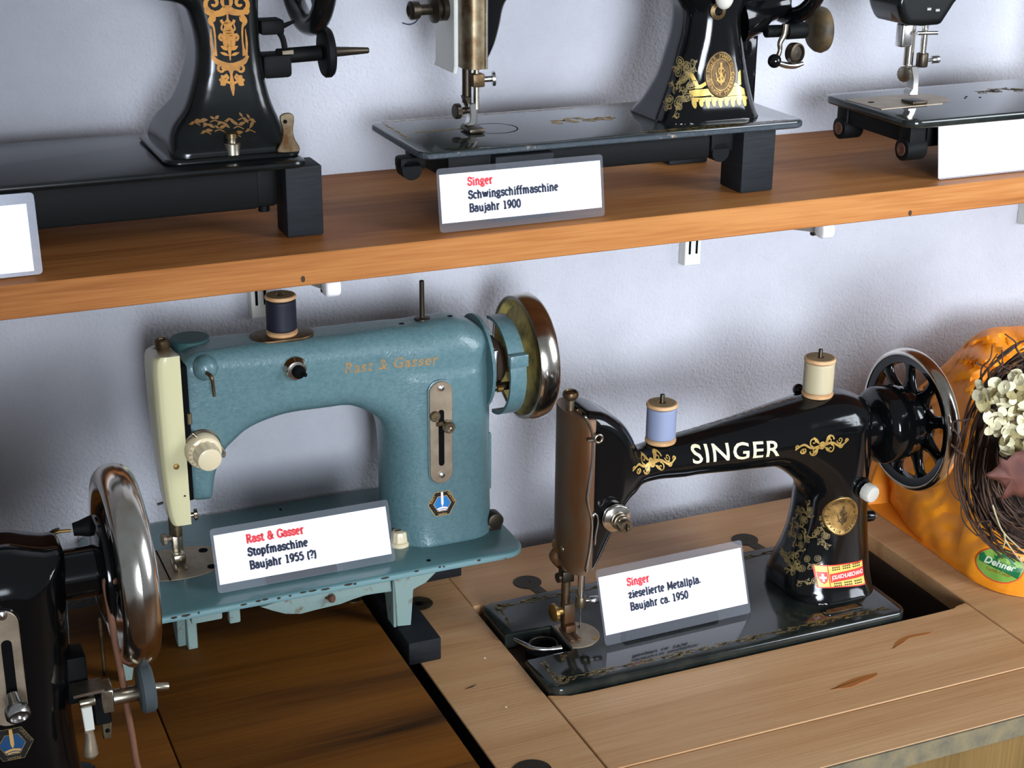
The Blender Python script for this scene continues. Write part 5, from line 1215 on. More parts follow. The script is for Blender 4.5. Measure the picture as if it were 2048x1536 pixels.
    for (x, z) in [(0.2602, 1.2426), (0.2649, 1.2434), (0.2702, 1.2403), (0.2762, 1.2433), (0.2816, 1.2410), (0.2876, 1.2433), (0.2937, 1.2377), (0.2983, 1.2433), (0.3038, 1.2417), (0.2675, 1.2358), (0.2902, 1.2325), (0.2786, 1.2365), (0.3023, 1.2347)]:
        B.put(leafshape(x, z, rg.uniform(-.9, .9), rg.uniform(.004, .008), .0013)); B.put(leafshape(x, z, rg.uniform(2, 4), .004, .001))
        B.put(ribbon([(x - .004, z - .002), (x, z - .001), (x + .004, z - .003)], .0004, 3))
    B.on_body('foot_ornament', bvh, M['gold_faint'], t, -0.3, 0.0003, 0.003, 'worn gold leaf sprigs')['kind'] = 'stuff'
    # knob post on the foot
    Part().lathe([(0.0068, 0), (0.0068, 0.0085), (0.0062, 0.0092), (0.0038, 0.0095), (0.0038, 0.0125), (0.0052, 0.0130), (0.0052, 0.0165), (0.0042, 0.0172), (0, 0.0172)], (0.2860, -0.1400, bz + 0.0042), (0, 0, 1), 28).build('bobbin_post', M['nickel'], t, 40)
    # latch plate
    L = [(0.3225, 1.2436), (0.3232, 1.2467), (0.3277, 1.2484), (0.3325, 1.2472), (0.3339, 1.2427), (0.3328, 1.2373), (0.3325, 1.2330), (0.3339, 1.2270), (0.3374, 1.2203), (0.3364, 1.2172), (0.3197, 1.2178), (0.3196, 1.2206), (0.3227, 1.2262), (0.3242, 1.2336), (0.3234, 1.2392)]
    Part().prism(spline(L, 3), -0.1512, -0.1488, 'y', 0.0006, 1).build('latch_plate', M['old_metal'], t, 40)
    (a, b), = [(0.3263, 1.2419)]
    Part().cyl((a, -0.1518, b), (a, -0.1482, b), 0.0016, 12).build('latch_hole', M['blackhole'], t)
    # bobbin winder
    zz = 1.2835; y_ = -0.098
    br = Part(); br.box((0.322, y_ - 0.010, 1.302), (0.341, y_ + 0.010, 1.3135), 0.002, 2).box((0.322, y_ - 0.012, 1.2680), (0.3455, y_ + 0.012, 1.2865), 0.003, 2)
    br.tube([(0.336, y_, 1.306), (0.3415, y_, 1.298), (0.3435, y_, 1.286)], 0.0024, 8, 5).tube([(0.339, y_, 1.306), (0.352, y_, 1.3105)], [0.0026, 0.0012], 8)
    br.build('winder_bracket', M['black_iron'], t, 40)
    Part().cyl((0.336, y_, zz), (0.372, y_ - 0.002, zz + 0.0012), 0.0062, 20, 0.0008).build('winder_shaft', M['black_iron'], t)
    Part().lathe([(0.010, -0.0045), (0.0185, -0.0040), (0.0202, -0.002), (0.0202, 0.002), (0.0185, 0.0040), (0.010, 0.0045)], (0.3770, y_ - 0.002, zz + 0.0013), (1, -0.05, 0.02), 40).build('winder_wheel', M['black_iron'], t, 40)
    Part().lathe([(0.0044, 0), (0.0025, 0.031), (0.0018, 0.032)], (0.3805, y_ - 0.0022, zz + 0.0014), (1, -0.03, -0.01), 16).build('winder_spindle', M['dark_metal'], t)
    Part().box((0.338, y_ - 0.0115, zz + 0.003), (0.347, y_ - 0.009, zz + 0.006)).build('winder_clip', M['nickel'], t, 0)
    # handwheel above the frame, its bottom showing
    handwheel(t, 0.3655, yc, 1.3655, 0.068, 5, 90, M['black_old'], M['black_old'], 0.0088, 0.020, 0.05)
    return t
ornate_machine()

# ------------------------------------------------------------------ middle machine on the shelf
def boat_machine():
    yc = -0.107; bz = 1.2130
    t = thing('sewing_machine', (0.62, yc, 1.2062), 'old black sewing machine with bright gold badge decal, middle of the shelf', 'sewing machine')
    bed = rrect(0.4310, -0.1735, 0.7920, -0.0405, 0.012, 7)
    b = Part().prism(bed, 1.2064, bz, 'z', 0.0016, 2).build('bed', M['black_bed'], t, 35)
    Part().prism(inset(ccw(bed), -0.0006), 1.2070, bz - 0.0010, 'z', 0.001, 1).build('bed_edge', M['chip_edge'], t, 40)
    Part().box((0.456, -0.166, 1.1850), (0.7000, -0.060, 1.2064), 0.003, 2).build('bed_frame', M['black_iron'], t, 40)
    for px, nm in (((1437, 292), 0), ((822, 326), 0)):
        pass
    for a, bb in [(0.7173, 1.1912), (0.4301, 1.2001)]:
        Part().box((a - 0.012, -0.158, bb - 0.004), (a + 0.011, -0.142, 1.2064), 0.003, 2).cyl((a - 0.002, -0.158, bb - 0.004), (a - 0.002, -0.142, bb - 0.004), 0.0085, 16).build('bed_lug', M['black_iron'], t, 40)
    # column, arm and head in one casting
    P = [(0.6653, 1.2157), (0.6720, 1.2256), (0.6776, 1.2364), (0.6836, 1.2490), (0.6897, 1.2704), (0.6931, 1.2825), (0.6946, 1.2934), (0.6947, 1.3035), (0.6923, 1.3105)]
    P += [(0.672, 1.338), (0.64, 1.352), (0.585, 1.350), (0.555, 1.345), (0.541, 1.330)]
    P += [(0.5274, 1.3235), (0.5225, 1.3161), (0.5195, 1.3034), (0.5151, 1.2890), (0.5103, 1.2795), (0.5067, 1.2744), (0.5027, 1.2738)][0:]
    P += [(0.4965, 1.2715), (0.4965, 1.41), (0.51, 1.425), (0.56, 1.415), (0.66, 1.405), (0.74, 1.415), (0.766, 1.40), (0.772, 1.35)]
    P += [(0.7508, 1.2999), (0.7523, 1.2851), (0.7562, 1.2647), (0.7613, 1.2369), (0.7642, 1.2174)]
    P += [(0.768, 1.19), (0.657, 1.19)]
    P = spline(P, 3)
    H = lambda x, z: np.interp(x, [.50, .56, .64, .70], [.024, .022, .024, .030]) + (x > .63)*.016*np.exp(-np.maximum(z - 1.213, 0)/0.022)
    R = lambda x, z: np.interp(x, [.50, .56, .64, .70], [.008, .016, .020, .024])
    o, bvh = body('cast_body', P, yc, H, R, 0.0019, M['black'], t, zlo=bz - 0.001, it=7)
    Part().box((0.7615, yc + 0.004, bz), (0.7815, yc + 0.026, 1.2880), 0.003, 2).build('rear_box', M['black'], t, 40)
    # face plate
    (f0, fz), (f1, _), (f2, _2) = [(0.5027, 1.2762), (0.4855, 1.2772), (0.4767, 1.2778)]
    R_ = []
    for z in (1.2690, 1.2705, 1.4):
        Q = spline([(f0, -0.1335), (f0 - .006, -0.1345), (f1 + .004, -0.1330), (f1 + .0005, -0.127), (f1, -0.118), (f1 + 0.002, -0.083), (f0, -0.083)], 4, False)
        R_.append([(x, y, z) for x, y in Q])
    fo = Part().loft(R_).build('face_plate', M['old_metal'], t, 50)
    Part().box((f0 - 0.0002, -0.1350, 1.2690), (f0 + 0.0009, -0.130, 1.40)).build('face_plate_edge', M['steel'], fo, 0)
    Part().prism([(-0.070, 1.2685), (-0.066, 1.263), (-0.112, 1.263), (-0.115, 1.2690), (-0.115, 1.39), (-0.070, 1.39)], f1 - 0.0035, f1 + 0.0005, 'x', 0.0008, 1).build('lit_side_plate', M['rail_paint'], t, 40)  # pale colour stands in for the wall reflecting in the face plate's side
    (a, b_), = [(0.4882, 1.3105)]
    T = Part(); T.lathe([(0.010, 0), (0.010, 0.016), (0.0075, 0.017), (0.0075, 0.020), (0.0115, 0.0205), (0.0115, 0.0225), (0.0075, 0.024), (0.0045, 0.025), (0.0045, 0.036), (0.0072, 0.0365), (0.0076, 0.043), (0.005, 0.0445), (0.003, 0.043), (0, 0.043)], (a + 0.004, -0.095, b_ + 0.004), (-1, -0.12, 0.0), 32)
    T.build('thread_tension', M['dark_metal'], t, 40)
    Part().tube([(a - 0.028, -0.099, b_ + 0.004), (a - 0.034, -0.100, b_ - 0.005), (a - 0.040, -0.100, b_ - 0.007), (a - 0.046, -0.1, b_ - 0.0055)], 0.0006, 6, 5).build('thread_end', M['ink'], t, 180)
    # needle and presser bars
    (n0, _), (n1, _), (n2, zc) = [(0.4976, 1.2434), (0.5026, 1.2430), (0.5044, 1.2568)]
    n0 = n0; y_ = yc
    Part().cyl((n0, y_ + .004, 1.2365), (n0, y_ + .004, 1.275), 0.0040, 14).build('presser_bar', M['dark_metal'], t)
    Part().cyl((n1 + .0005, y_ - .004, 1.2320), (n1 + .0005, y_ - .004, 1.275), 0.0024, 12).build('needle_bar', M['nickel'], t)
    Part().box((n1 - 0.004, y_ - 0.009, zc - 0.006), (n1 + 0.0065, y_ + 0.001, zc + 0.005), 0.001, 2).build('needle_clamp', M['bronze'], t, 40)
    thumb((n1 + 0.006, y_ - 0.005, zc), (1, -0.3, 0.05), 0.0062, 0.0032, 'needle_clamp_screw', M['steel'], t, 0.0075, False)
    Part().prism([(0.4929, 1.2425), (0.4992, 1.2420), (0.4983, 1.2358), (0.4974, 1.2308), (0.4960, 1.2343)], y_ - 0.002, y_ + 0.007, 'y', 0.0006, 1).build('bar_end', M['dark_metal'], t, 40)
    F_ = [(0.4965, 1.2368), (0.5028, 1.2367), (0.5033, 1.2278), (0.5028, 1.2202), (0.5001, 1.2183), (0.4937, 1.2183), (0.4928, 1.2197), (0.4960, 1.2216), (0.4969, 1.2274)]
    Part().prism(spline(F_, 3), y_ - 0.006, y_ + 0.003, 'y', 0.0008, 1).build('presser_foot', M['steel'], t, 40)
    Part().box((n0 - 0.0055, y_ - 0.017, bz + 0.0008), (n0 + 0.0085, y_ + 0.006, bz + 0.0048), 0.0012, 2).build('foot_sole', M['dark_metal'], t, 40)
    (a, b_), = [(0.4908, 1.2303)]
    thumb((a + 0.004, yc + 0.001, b_), (-1, -0.1, 0), 0.0066, 0.0050, 'foot_screw', M['dark_metal'], t, 0.005)
    # bed decals
    ring = Art(); th = np.linspace(0, 2*math.pi, 49); ring.put(ribbon(np.stack([0.521 + 0.0205*np.cos(th), -0.106 + 0.0205*np.sin(th)], 1), 0.0005, 0))
    ring.on_plane('slide_ring', M['blackhole'], t, (0, 0, bz + 0.0002), (1, 0, 0), (0, 1, 0))
    g = Art(); 
    for k in range(15): g.put(SCROLL, 0.448 + k*0.0162, -0.0475, 0.0165, 0.006)
    for k in range(4): g.put(SCROLL, 0.440, -0.064 - k*0.016, 0.016, 0.006, rot=math.pi/2)
    for k in range(4): g.put(SCROLL, 0.588 + k*0.014, -0.098 + 0.006*math.sin(k*2), 0.020, 0.016); g.put(ROSE, 0.582 + k*0.016, -0.104, 0.012, 0.014)
    for k in range(4): g.put(SCROLL, 0.46 + k*0.015, -0.098, 0.016, 0.010)
    for k in range(9): g.put(SCROLL, 0.640 + k*0.0162, -0.1655, 0.0165, 0.006)
    g.on_plane('bed_decal', M['gold'], t, (0, 0, bz + 0.00022), (1, 0, 0), (0, 1, 0), 'rubbed gold scrolls')['kind'] = 'stuff'
    # flank decal, badge and bright gold base decal
    d = np.array((0.83, 0.55, 0)); p_ = np.array((0.55, -0.83, 0)); rg = random.Random(4); fl_ = Art()
    for k in range(22):
        z = 1.221 + 0.042*rg.random(); s_ = rg.uniform(-1, 1)*0.010 + 0.006
        fl_.put(SCROLL if k % 3 else ROSE, s_, z, 0.012, 0.009, rg.random()*6)
    fl_.on_body('column_ornament', bvh, M['gold_worn'], t, 0, 0.0003, 0.0025, 'worn gold flower ornament', tuple(d), lambda a, b: tuple(np.array((0.715, yc, 0)) - d*0.2 + p_*a + np.array((0, 0, b))))['kind'] = 'stuff'
    (a0, a1), (b0, b1), (c0, c1), (d0, d1) = [(0.6925, 1.2236), (0.7490, 1.2218), (0.7447, 1.2533), (0.6913, 1.2540)]
    def pt(u, v): return ((a0*(1-u) + b0*u)*(1-v) + (d0*(1-u) + c0*u)*v, (a1*(1-u) + b1*u)*(1-v) + (d1*(1-u) + c1*u)*v)
    D = Art()
    for p in ([(.0, .36), (.0, .52), (.10, .56), (.35, .58), (.35, .40)], [(.62, .36), (.62, .60), (.9, .60), (.98, .52), (.98, .36)], [(.35, .36), (.35, .5), (.62, .5), (.62, .36)],
              [(.08, .58), (.10, .62), (.30, .80), (.32, .72), (.20, .60)], [(.66, .62), (.66, .84), (.86, .66), (.88, .62)],
              [(.10, .62), (.05, .92), (.0, .98), (.02, 1.03), (.10, 1.0), (.16, .66)], [(.86, .64), (.90, .98), (.95, 1.05), (.96, 1.0), (.93, .64)]):
        D.poly([pt(u, v) for u, v in p])
    for k in range(9):
        u = .04 + .112*k; q = pt(u, .20); D.poly(ellipse(q[0], q[1], .0021, .0034 if k % 2 else .0046, 12)); q = pt(u + .05, .27); D.poly(ellipse(q[0], q[1], .0014, .0014, 8))
    D.poly([pt(.0, .29), pt(.98, .29), pt(.98, .34), pt(.0, .34)])
    D.on_body('base_decal', bvh, M['gold_bright'], t, -0.3, 0.0003, 0.0025, 'bright gold base decal')['kind'] = 'stuff'
    (gx, gz), = [(0.7211, 1.2522)]
    med = plaque(bvh, M['bronze'], 'medallion', t, gx, gz, 0.0152, 0.0200, -0.3)
    A2 = Art(); ring_text(A2, 'SINGER MANFG CO', gx, gz, 0.0120, 0.0163, 0.0048, 90, 15); ring_text(A2, 'TRADE MARK', gx, gz, 0.0120, 0.0163, 0.0040, -90, 14, True)
    A2.put(shuttle_mark(), gx, gz, 0.0150, 0.0185)
    th = np.linspace(0, 2*math.pi, 41); A2.put(ribbon(np.stack([gx + .0098*np.cos(th), gz + .0136*np.sin(th)], 1), .0003, 0))
    A2.on_body('medallion_relief', bvh, M['brass'], med, -0.3, 0.0014, 0.003)['kind'] = 'stuff'
    (kx, kz), = [(0.7152, 1.3199)]
    Part().ball((kx, -0.150, kz), 0.0085, 24, (1, .8, 1.25)).build('regulator_knob', M['pearl'], t, 180)
    (kx, kz), = [(0.7166, 1.3066)]
    Part().lathe([(0.0038, -.002), (0.0075, 0), (0.0075, 0.002), (0.0038, 0.003), (0.0038, -.002)], (kx, -0.1365, kz), (0, -1, 0), 24).build('regulator_ring', M['bronze'], t, 60)
    # handwheel and winder
    handwheel(t, 0.8050, yc, 1.3560, 0.0690, 6, -90, M['black'], M['black'], 0.0075, 0.022, 0.045, 0.9)
    Part().lathe([(0.024, -0.02), (0.021, 0.0), (0.014, 0.012), (0.012, 0.03)], (0.772, yc, 1.300), (1, 0, 0.2), 32).build('hub_boss', M['black'], t, 60)
    (w0, wz), (w1, wz1), (w2, wz2) = [(0.7757, 1.2839), (0.8170, 1.2831), (0.8329, 1.2827)]
    Part().cyl((w0, -0.122, wz), (w1, -0.122, wz1), 0.0055, 18, 0.001).cyl((w1 - .02, -0.122, wz1), (w1, -0.122, wz1), 0.0075, 18, 0.001).build('winder_shaft', M['black_iron'], t, 40)
    Part().lathe([(0.006, -0.0085), (0.0165, -0.0075), (0.0195, -0.004), (0.0208, 0.0), (0.0195, 0.004), (0.0165, 0.0055), (0.009, 0.002), (0, 0.002)], (w2, -0.122, wz2), (1, -0.10, 0.02), 44).build('winder_wheel', M['rubber_brown'], t, 50)
    lv = [(x, -0.134, z) for x, z in [(0.7883, 1.2915), (0.7875, 1.2819), (0.7839, 1.2751), (0.7844, 1.2689), (0.7827, 1.2637), (0.7795, 1.2595)]]
    Part().tube(lv, [0.0032, 0.0028, 0.0024, 0.0020, 0.0022, 0.0024], 10, 5).build('winder_lever', M['nickel'], t, 60)
    (a, b_), = [(0.7782, 1.2599)]; Part().ball((a, -0.136, b_), 0.0062, 18).build('lever_ball', M['black'], t, 180)
    (a, b_), = [(0.7951, 1.2669)]
    Part().lathe([(0.0055, -0.004), (0.0088, -0.004), (0.0092, 0.0), (0.0088, 0.0035), (0.0070, 0.0040), (0.0064, 0.0022), (0, 0.0026)], (a, -0.142, b_), (0.25, -1, 0.05), 32).build('winder_cup', M['dark_metal'], t, 40)
    Part().tube([(x, -0.139, z) for x, z in [(0.7800, 1.2585), (0.7885, 1.2562), (0.7979, 1.2552), (0.8062, 1.2565)]], [0.0022, 0.003, 0.003, 0.0018], 8, 5).build('cup_arm', M['steel'], t, 60)
    return t
boat_machine()

# ------------------------------------------------------------------ right machine on the shelf
def right_machine():
    yc = -0.126; bz = 1.2095
    t = thing('sewing_machine', (1.05, yc, 1.16), 'plain black sewing machine with a bright steel slide plate, right end of the shelf', 'sewing machine')
    bed = rrect(0.8855, -0.1970, 1.2560, -0.0555, 0.013, 7)
    Part().prism(bed, bz - 0.0075, bz, 'z', 0.0022, 3).build('bed', M['black_bed'], t, 40)
    S = [(0.8889, -0.0903), (0.8930, -0.1423), (0.9434, -0.1400), (0.9634, -0.1399), (0.9786, -0.1299), (0.9877, -0.1119), (0.9805, -0.0982), (0.9728, -0.0911), (0.9417, -0.0875)]
    so = Part().prism(S, bz - 0.0004, bz + 0.0006, 'z').build('slide_plate', M['plate_metal'], t, 0)
    (a, b_), = [(0.9030, -0.1115)]
    Part().prism(ellipse(a, b_, 0.0035, 0.0022, 16), bz + 0.0005, bz + 0.0009, 'z').build('finger_notch', M['blackhole'], so, 0)
    for x, y in ((1.002, -0.124), (1.008, -0.118), (1.018, -0.126)): Part().prism(ellipse(x, y, 0.0012, 0.0012, 10), bz - 0.0002, bz + 0.0004, 'z').build('bed_hole', M['blackhole'], t, 0)
    # lugs under the left end
    for y in (-0.078, -0.178):
        l = Part(); l.box((0.8945, y - 0.0085, 1.1780), (0.912, y + 0.0085, bz - 0.0074), 0.002, 2).cyl((0.8925, y, 1.1800), (0.914, y, 1.1800), 0.0105, 24, 0.001)
        lo = l.build('bed_lug', M['black_iron'], t, 40)
        Part().lathe([(0.0035, 0), (0.0060, 0), (0.0060, 0.0006), (0.0035, 0.0006), (0.0035, 0)], (0.8922, y, 1.1800), (-1, 0, 0), 24).cyl((0.8926, y, 1.18), (0.8920, y, 1.18), 0.0034, 16).build('lug_hole', M['rust'], lo, 0)
    Part().box((0.8965, -0.170, 1.1850), (0.9085, -0.086, bz - 0.0074), 0.001, 1).box((0.93, -0.165, 1.176), (1.2, -0.07, bz - 0.0074), 0.003, 2).build('bed_frame', M['black_iron'], t, 40)
    # head
    Hd = [(0.8961, 1.3095), (0.8976, 1.3006), (0.9018, 1.2924), (0.9080, 1.2864), (0.9434, 1.2850), (0.9483, 1.2902), (0.9544, 1.2989), (0.9607, 1.3066)] + [(1.03, 1.34), (1.06, 1.36), (1.2, 1.36), (1.2, 1.42), (0.955, 1.42), (0.94, 1.38)]
    o, bvh = body('cast_body', spline(Hd, 2), yc, lambda x, z: .025 + 0*x, lambda x, z: .004 + 0*x, 0.0018, M['black_old'], t, it=5)
    col_ = [(1.17, 1.20), (1.24, 1.20), (1.24, 1.42), (1.17, 1.42)]
    body('column', col_, yc, lambda x, z: .034 + 0*x, lambda x, z: .024 + 0*x, 0.004, M['black_old'], t, it=4)
    (a, b_), (c_, d_) = [(0.9283, 1.3001), (0.9378, 1.2987)]
    for q in ((a, b_), (c_, d_)): Part().box((q[0] - .0025, -0.1520, q[1] - .0014), (q[0] + .0025, -0.1505, q[1] + .0014), 0.0004, 1).build('slot_pin', M['steel'], t, 0)
    (a, b_), = [(0.9031, 1.2988)]
    Part().lathe([(0.0105, 0), (0.0105, 0.003), (0.008, 0.0045), (0, 0.005)], (a + .004, -0.138, b_), (-1, -.6, 0), 28).build('head_disc', M['nickel'], t, 40)
    (a, b_), = [(0.9213, 1.2747)]
    Part().box((a - 0.005, yc - 0.006, b_ - 0.0115), (a + 0.007, yc + 0.005, b_ + 0.010), 0.002, 3).build('presser_lever', M['steel'], t, 50)
    (n0, _), (n1, z1), (n2, z2) = [(0.9337, 1.2594), (0.9434, 1.2634), (0.9501, 1.2496)]
    Part().cyl((n0 - .0008, yc + .004, 1.245), (n0 - .0008, yc + .004, 1.285), 0.0048, 16).build('presser_bar', M['chrome'], t)
    Part().cyl((n1, yc - .003, 1.248), (n1, yc - .003, 1.285), 0.0030, 14).build('needle_bar', M['chrome'], t)
    (a, b_), = [(0.9418, 1.2764)]
    Part().cyl((a - 0.012, yc - .010, b_), (a + 0.009, yc - .012, b_ - .0005), 0.0018, 10).build('thread_guide', M['steel'], t)
    Part().cyl((n1, yc - .003, z2 - .006), (n1, yc - .003, z2 + .007), 0.0055, 18, .001).build('needle_clamp', M['dark_metal'], t)
    thumb((n1 + .004, yc - .004, z2), (1, -.2, .08), 0.0036, 0.008, 'needle_clamp_screw', M['steel'], t, .005)
    Fp = [(0.9309, 1.2452), (0.9405, 1.2451), (0.9416, 1.2311), (0.9421, 1.2170), (0.9318, 1.2176), (0.9320, 1.2204), (0.9350, 1.2240), (0.9346, 1.2324)]
    Part().prism(Fp, yc - .004, yc + .006, 'y', .0008, 1).build('presser_foot', M['steel'], t, 40)
    (a, b_), = [(0.9395, 1.2148)]
    Part().box((a - 0.0085, yc - .012, bz + .0008), (a + 0.0085, yc + .007, bz + .0036), .001, 2).build('foot_sole', M['dark_metal'], t, 40)
    (a, b_), = [(0.9278, 1.2380)]
    thumb((a + .004, yc, b_), (-1, -.35, 0), .0075, .0035, 'foot_screw', M['nickel'], t, .005)
    g = Art()
    for k in range(5): g.put(SCROLL, 1.045 + k*.02, -.105 + .006*math.sin(k*2), .028, .022)
    for k in range(3): g.put(ROSE, 1.05 + k*.03, -.104, .016, .016)
    g.on_plane('bed_decal', M['gold_worn'], t, (0, 0, bz + .0002), (1, 0, 0), (0, 1, 0), 'rubbed gold scrolls')['kind'] = 'stuff'
    return t
right_machine()

# ------------------------------------------------------------------ foreground machine, bottom left
def front_machine():
    yc = -0.355; bz = 0.7855
    t = thing('sewing_machine', (0.0, yc, LZ), 'glossy black sewing machine with a large chrome handwheel, bottom left of the photo', 'sewing machine')
    Part().prism(rrect(-0.26, -0.445, 0.122, -0.266, 0.014, 6), LZ + 0.0003, bz, 'z', 0.003, 3).build('bed', M['black'], t, 40)
    P = [(-0.24, 0.945), (-0.05, 0.948), (0.012, 0.940), (0.024, 0.915), (0.022, 0.85), (0.012, 0.80), (0.008, 0.77), (0.108, 0.77), (0.1045, 0.80)]
    P += [(0.0985, 0.8879), (0.1006, 0.9150), (0.1020, 0.9494), (0.1035, 0.9816), (0.1046, 1.0041), (0.1034, 1.0131), (0.1005, 1.0152), (0.0958, 1.0152), (0.0872, 1.0175), (0.0683, 1.0225)]
    P += [(-0.05, 1.018), (-0.24, 1.0)]
    H = lambda x, z: np.interp(x, [-.2, .0, .04], [.028, .034, .0365]) + .010*np.exp(-np.maximum(z - bz, 0)/.025)
    R = lambda x, z: .030 + 0*x
    o, bvh = body('cast_body', spline(P, 4), yc, H, R, 0.0020, M['black'], t, zlo=bz - .001, it=8, grow=.0012)
    y0 = -0.6
    # stitch plate
    (e0, ez0), (e1, ez1) = [(0.0700, 0.9869), (0.0688, 0.9106)]
    xm = (e0 + e1)/2 - 0.0120; top = ez0 + .0045; bot = ez1 - .0045
    yf = min(bvh.ray_cast(Vector((xm, y0, q)), Vector((0, 1, 0)))[0].y for q in (top, (top + bot)/2, bot)) - .0006
    Part().prism(rrect(xm - .0135, bot - .0012, xm + .0135, top + .0012, .0128, 10), yf - .0003, yf + .012, 'y', .0008, 1).build('plate_seat', M['black'], t, 40)
    pl = Part().prism(rrect(xm - .0120, bot, xm + .0120, top, .0112, 10), yf - .0022, yf - .0004, 'y', .0005, 1).build('stitch_plate', M['plate_metal'], t, 30)
    (s0, sz0), (s1, sz1) = [(0.0605, 0.9698), (0.0601, 0.9185)]
    Part().prism(rrect((s0+s1)/2 - .0034, sz1, (s0+s1)/2 + .0034, sz0, .0033, 6), yf - .0026, yf - .0021, 'y').build('slot', M['blackhole'], pl, 0)
    (q, z), = [(0.0599, 0.9882)]; Part().lathe([(.0034, 0), (.003, .0014), (0, .002)], (q, yf - .0022, z), (0, -1, 0), 18).build('plate_screw', M['steel'], pl, 60)
    (q, z), = [(0.0597, 0.9321)]
    Part().lathe([(.0040, 0), (.0046, .006), (.0052, .009), (.0075, .0105), (.0080, .0125), (.0080, .0165), (.0070, .018), (.0056, .018), (.0050, .016), (0, .016)], (q, -0.400, z), (0.10, -0.9, -0.45), 30).build('stitch_knob', M['steel'], t, 40)
    (ex, ez), = [(0.0567, 0.8906)]
    hex_emblem(bvh, t, ex, ez, 0.0140, y0, True)
    # hub, flange, handwheel
    hx, hz = 0.1450, 0.9890
    hub = Part().lathe([(0.0175, -0.045), (0.0175, -0.020), (0.0150, -0.019), (0.0150, -0.017), (0.0175, -0.016), (0.0175, 0)], (hx, yc, hz), (1, 0, 0), 40).build('wheel_hub', M['black'], t, 40)
    Part().lathe([(0.015, -0.0200), (0.030, -0.0190), (0.0370, -0.0165), (0.0375, -0.0140), (0.0370, -0.012), (0.030, -0.0105), (0.015, -0.010)], (hx, yc, hz), (1, 0, 0), 60).build('belt_pulley', M['black'], t, 40)
    handwheel(t, hx, yc, hz, 0.0705, 5, 90, M['chrome'], M['black'], 0.0105, 0.0190, 0.02, 1.22)
    # thread hook on the shoulder
    hk = [(x, -0.33, z) for x, z in [(0.1150, 1.0093), (0.1077, 1.0099), (0.1023, 1.0090), (0.0982, 1.0086)]]
    Part().tube(hk, [.0011, .0012, .0014, .0006], 8, 4).build('thread_hook', M['brass'], t, 60)
    hk2 = [(x, -0.33, z) for x, z in [(0.1010, 1.0100), (0.1045, 1.0116), (0.1076, 1.0122)]]; Part().tube(hk2, [.0012, .001, .0006], 8, 4).build('thread_hook', M['dark_metal'], t, 60)
    (k0, kz0), (k1, kz1) = [(0.1158, 1.0121), (0.1279, 1.0125)]
    Part().lathe([(.0045, 0), (.0052, .004), (.0072, .011), (.0080, .0145)], (k0, -0.335, kz0), (1, -0.05, 0.05), 24).build('hook_boss', M['black_iron'], t, 40)
    # drive cord and rod
    cd_ = [(0.1335, -0.3905, 0.996)] + [(x, -0.385, z) for x, z in [(0.1277, 0.9955), (0.1286, 0.9747), (0.1303, 0.9458), (0.1324, 0.9221), (0.1339, 0.8981), (0.1358, 0.8736), (0.1378, 0.8462)]] + [(0.150, -0.37, 0.80), (0.1515, -0.362, 0.775)]
    Part().tube(cd_, .0023, 10, 5).build('drive_cord', M['leather'], t, 180)
    rd = [(0.1240, 0.9578), (0.1240, 0.9128)]; Part().cyl((rd[0][0], -.365, rd[0][1]), (rd[1][0], -.365, rd[1][1]), .0014, 10).build('guard_rod', M['bronze'], t)
    # bobbin winder
    W_ = lambda pts, y: [(x, y, z) for x, z in pts]
    bk = Part()
    (a, z), (b_, z2) = [(0.1051, 0.9406), (0.1134, 0.9129)]; bk.box((a - .012, -0.376, z2 - .012), (b_ - .002, -0.355, z - .004), .002, 2)
    (a, z), (b_, z2) = [(0.1116, 0.9054), (0.1229, 0.8920)]; bk.box((a, -0.388, z2 - .004), (b_, -0.372, z + .004), .001, 1)
    bk.build('winder_bracket', M['black_iron'], t, 40)
    (a, z), (b_, z2) = [(0.1166, 0.9189), (0.1246, 0.9029)]
    wb = Part(); wb.box((a, -0.397, z2 - .001), (b_, -0.379, z), .0008, 1)
    (c_, z3), (d_, z4) = [(0.0984, 0.9197), (0.1189, 0.9191)]
    wb.loft([[(x, y, zz + dz) for y, dz in ((-.396, 0), (-.379, 0), (-.379, .0022), (-.396, .0022))] for x, zz in ((c_, z3 - .002), (d_, z4 - .001))])
    wb.build('winder_arm', M['nickel'], t, 40)
    (a, z), (b_, z2), (c_, z3), (d_, z4) = [(0.1179, 0.9068), (0.1432, 0.9075), (0.1475, 0.9100), (0.1627, 0.9069)]
    Part().cyl((a, -0.388, z + .001), (b_, -0.388, z2), .0056, 22, .0006).build('winder_shaft', M['nickel'], t)
    Part().lathe([(.006, -.0056), (.0150, -.0050), (.0168, -.003), (.0168, .003), (.0150, .0050), (.006, .0056)], (c_, -0.388, z3), (1, -.02, .02), 40).build('winder_wheel', M['rubber'], t, 40)
    Part().cyl((c_ + .004, -0.388, z3), (d_, -0.388, z4 + .0008), .0028, 14, .0006).build('winder_spindle', M['nickel'], t)
    (a, z), (b_, z2) = [(0.1018, 0.9122), (0.1123, 0.9124)]; Part().cyl((a, -.394, z), (b_, -.394, z2), .0034, 14, .0005).build('winder_pin', M['nickel'], t)
    L1 = [(0.1025, 0.9094), (0.1095, 0.9096), (0.1100, 0.8919), (0.1036, 0.8907)]; lv = Part().prism(L1, -0.3975, -0.3945, 'y', .0005, 1).build('winder_lever', M['rail_paint'], t, 40)
    ax = [(0.1060, 0.8921), (0.1061, 0.8858), (0.1059, 0.8791), (0.1058, 0.8740), (0.1058, 0.8704)]
    Part().tube([(x, -.398, z) for x, z in ax], [.0030, .0036, .0046, .0050, .0016], 16, 5).build('lever_handle', M['plate_metal'], lv, 60)
    (a, z), (b_, z2) = [(0.1190, 0.8750), (0.1255, 0.8611)]
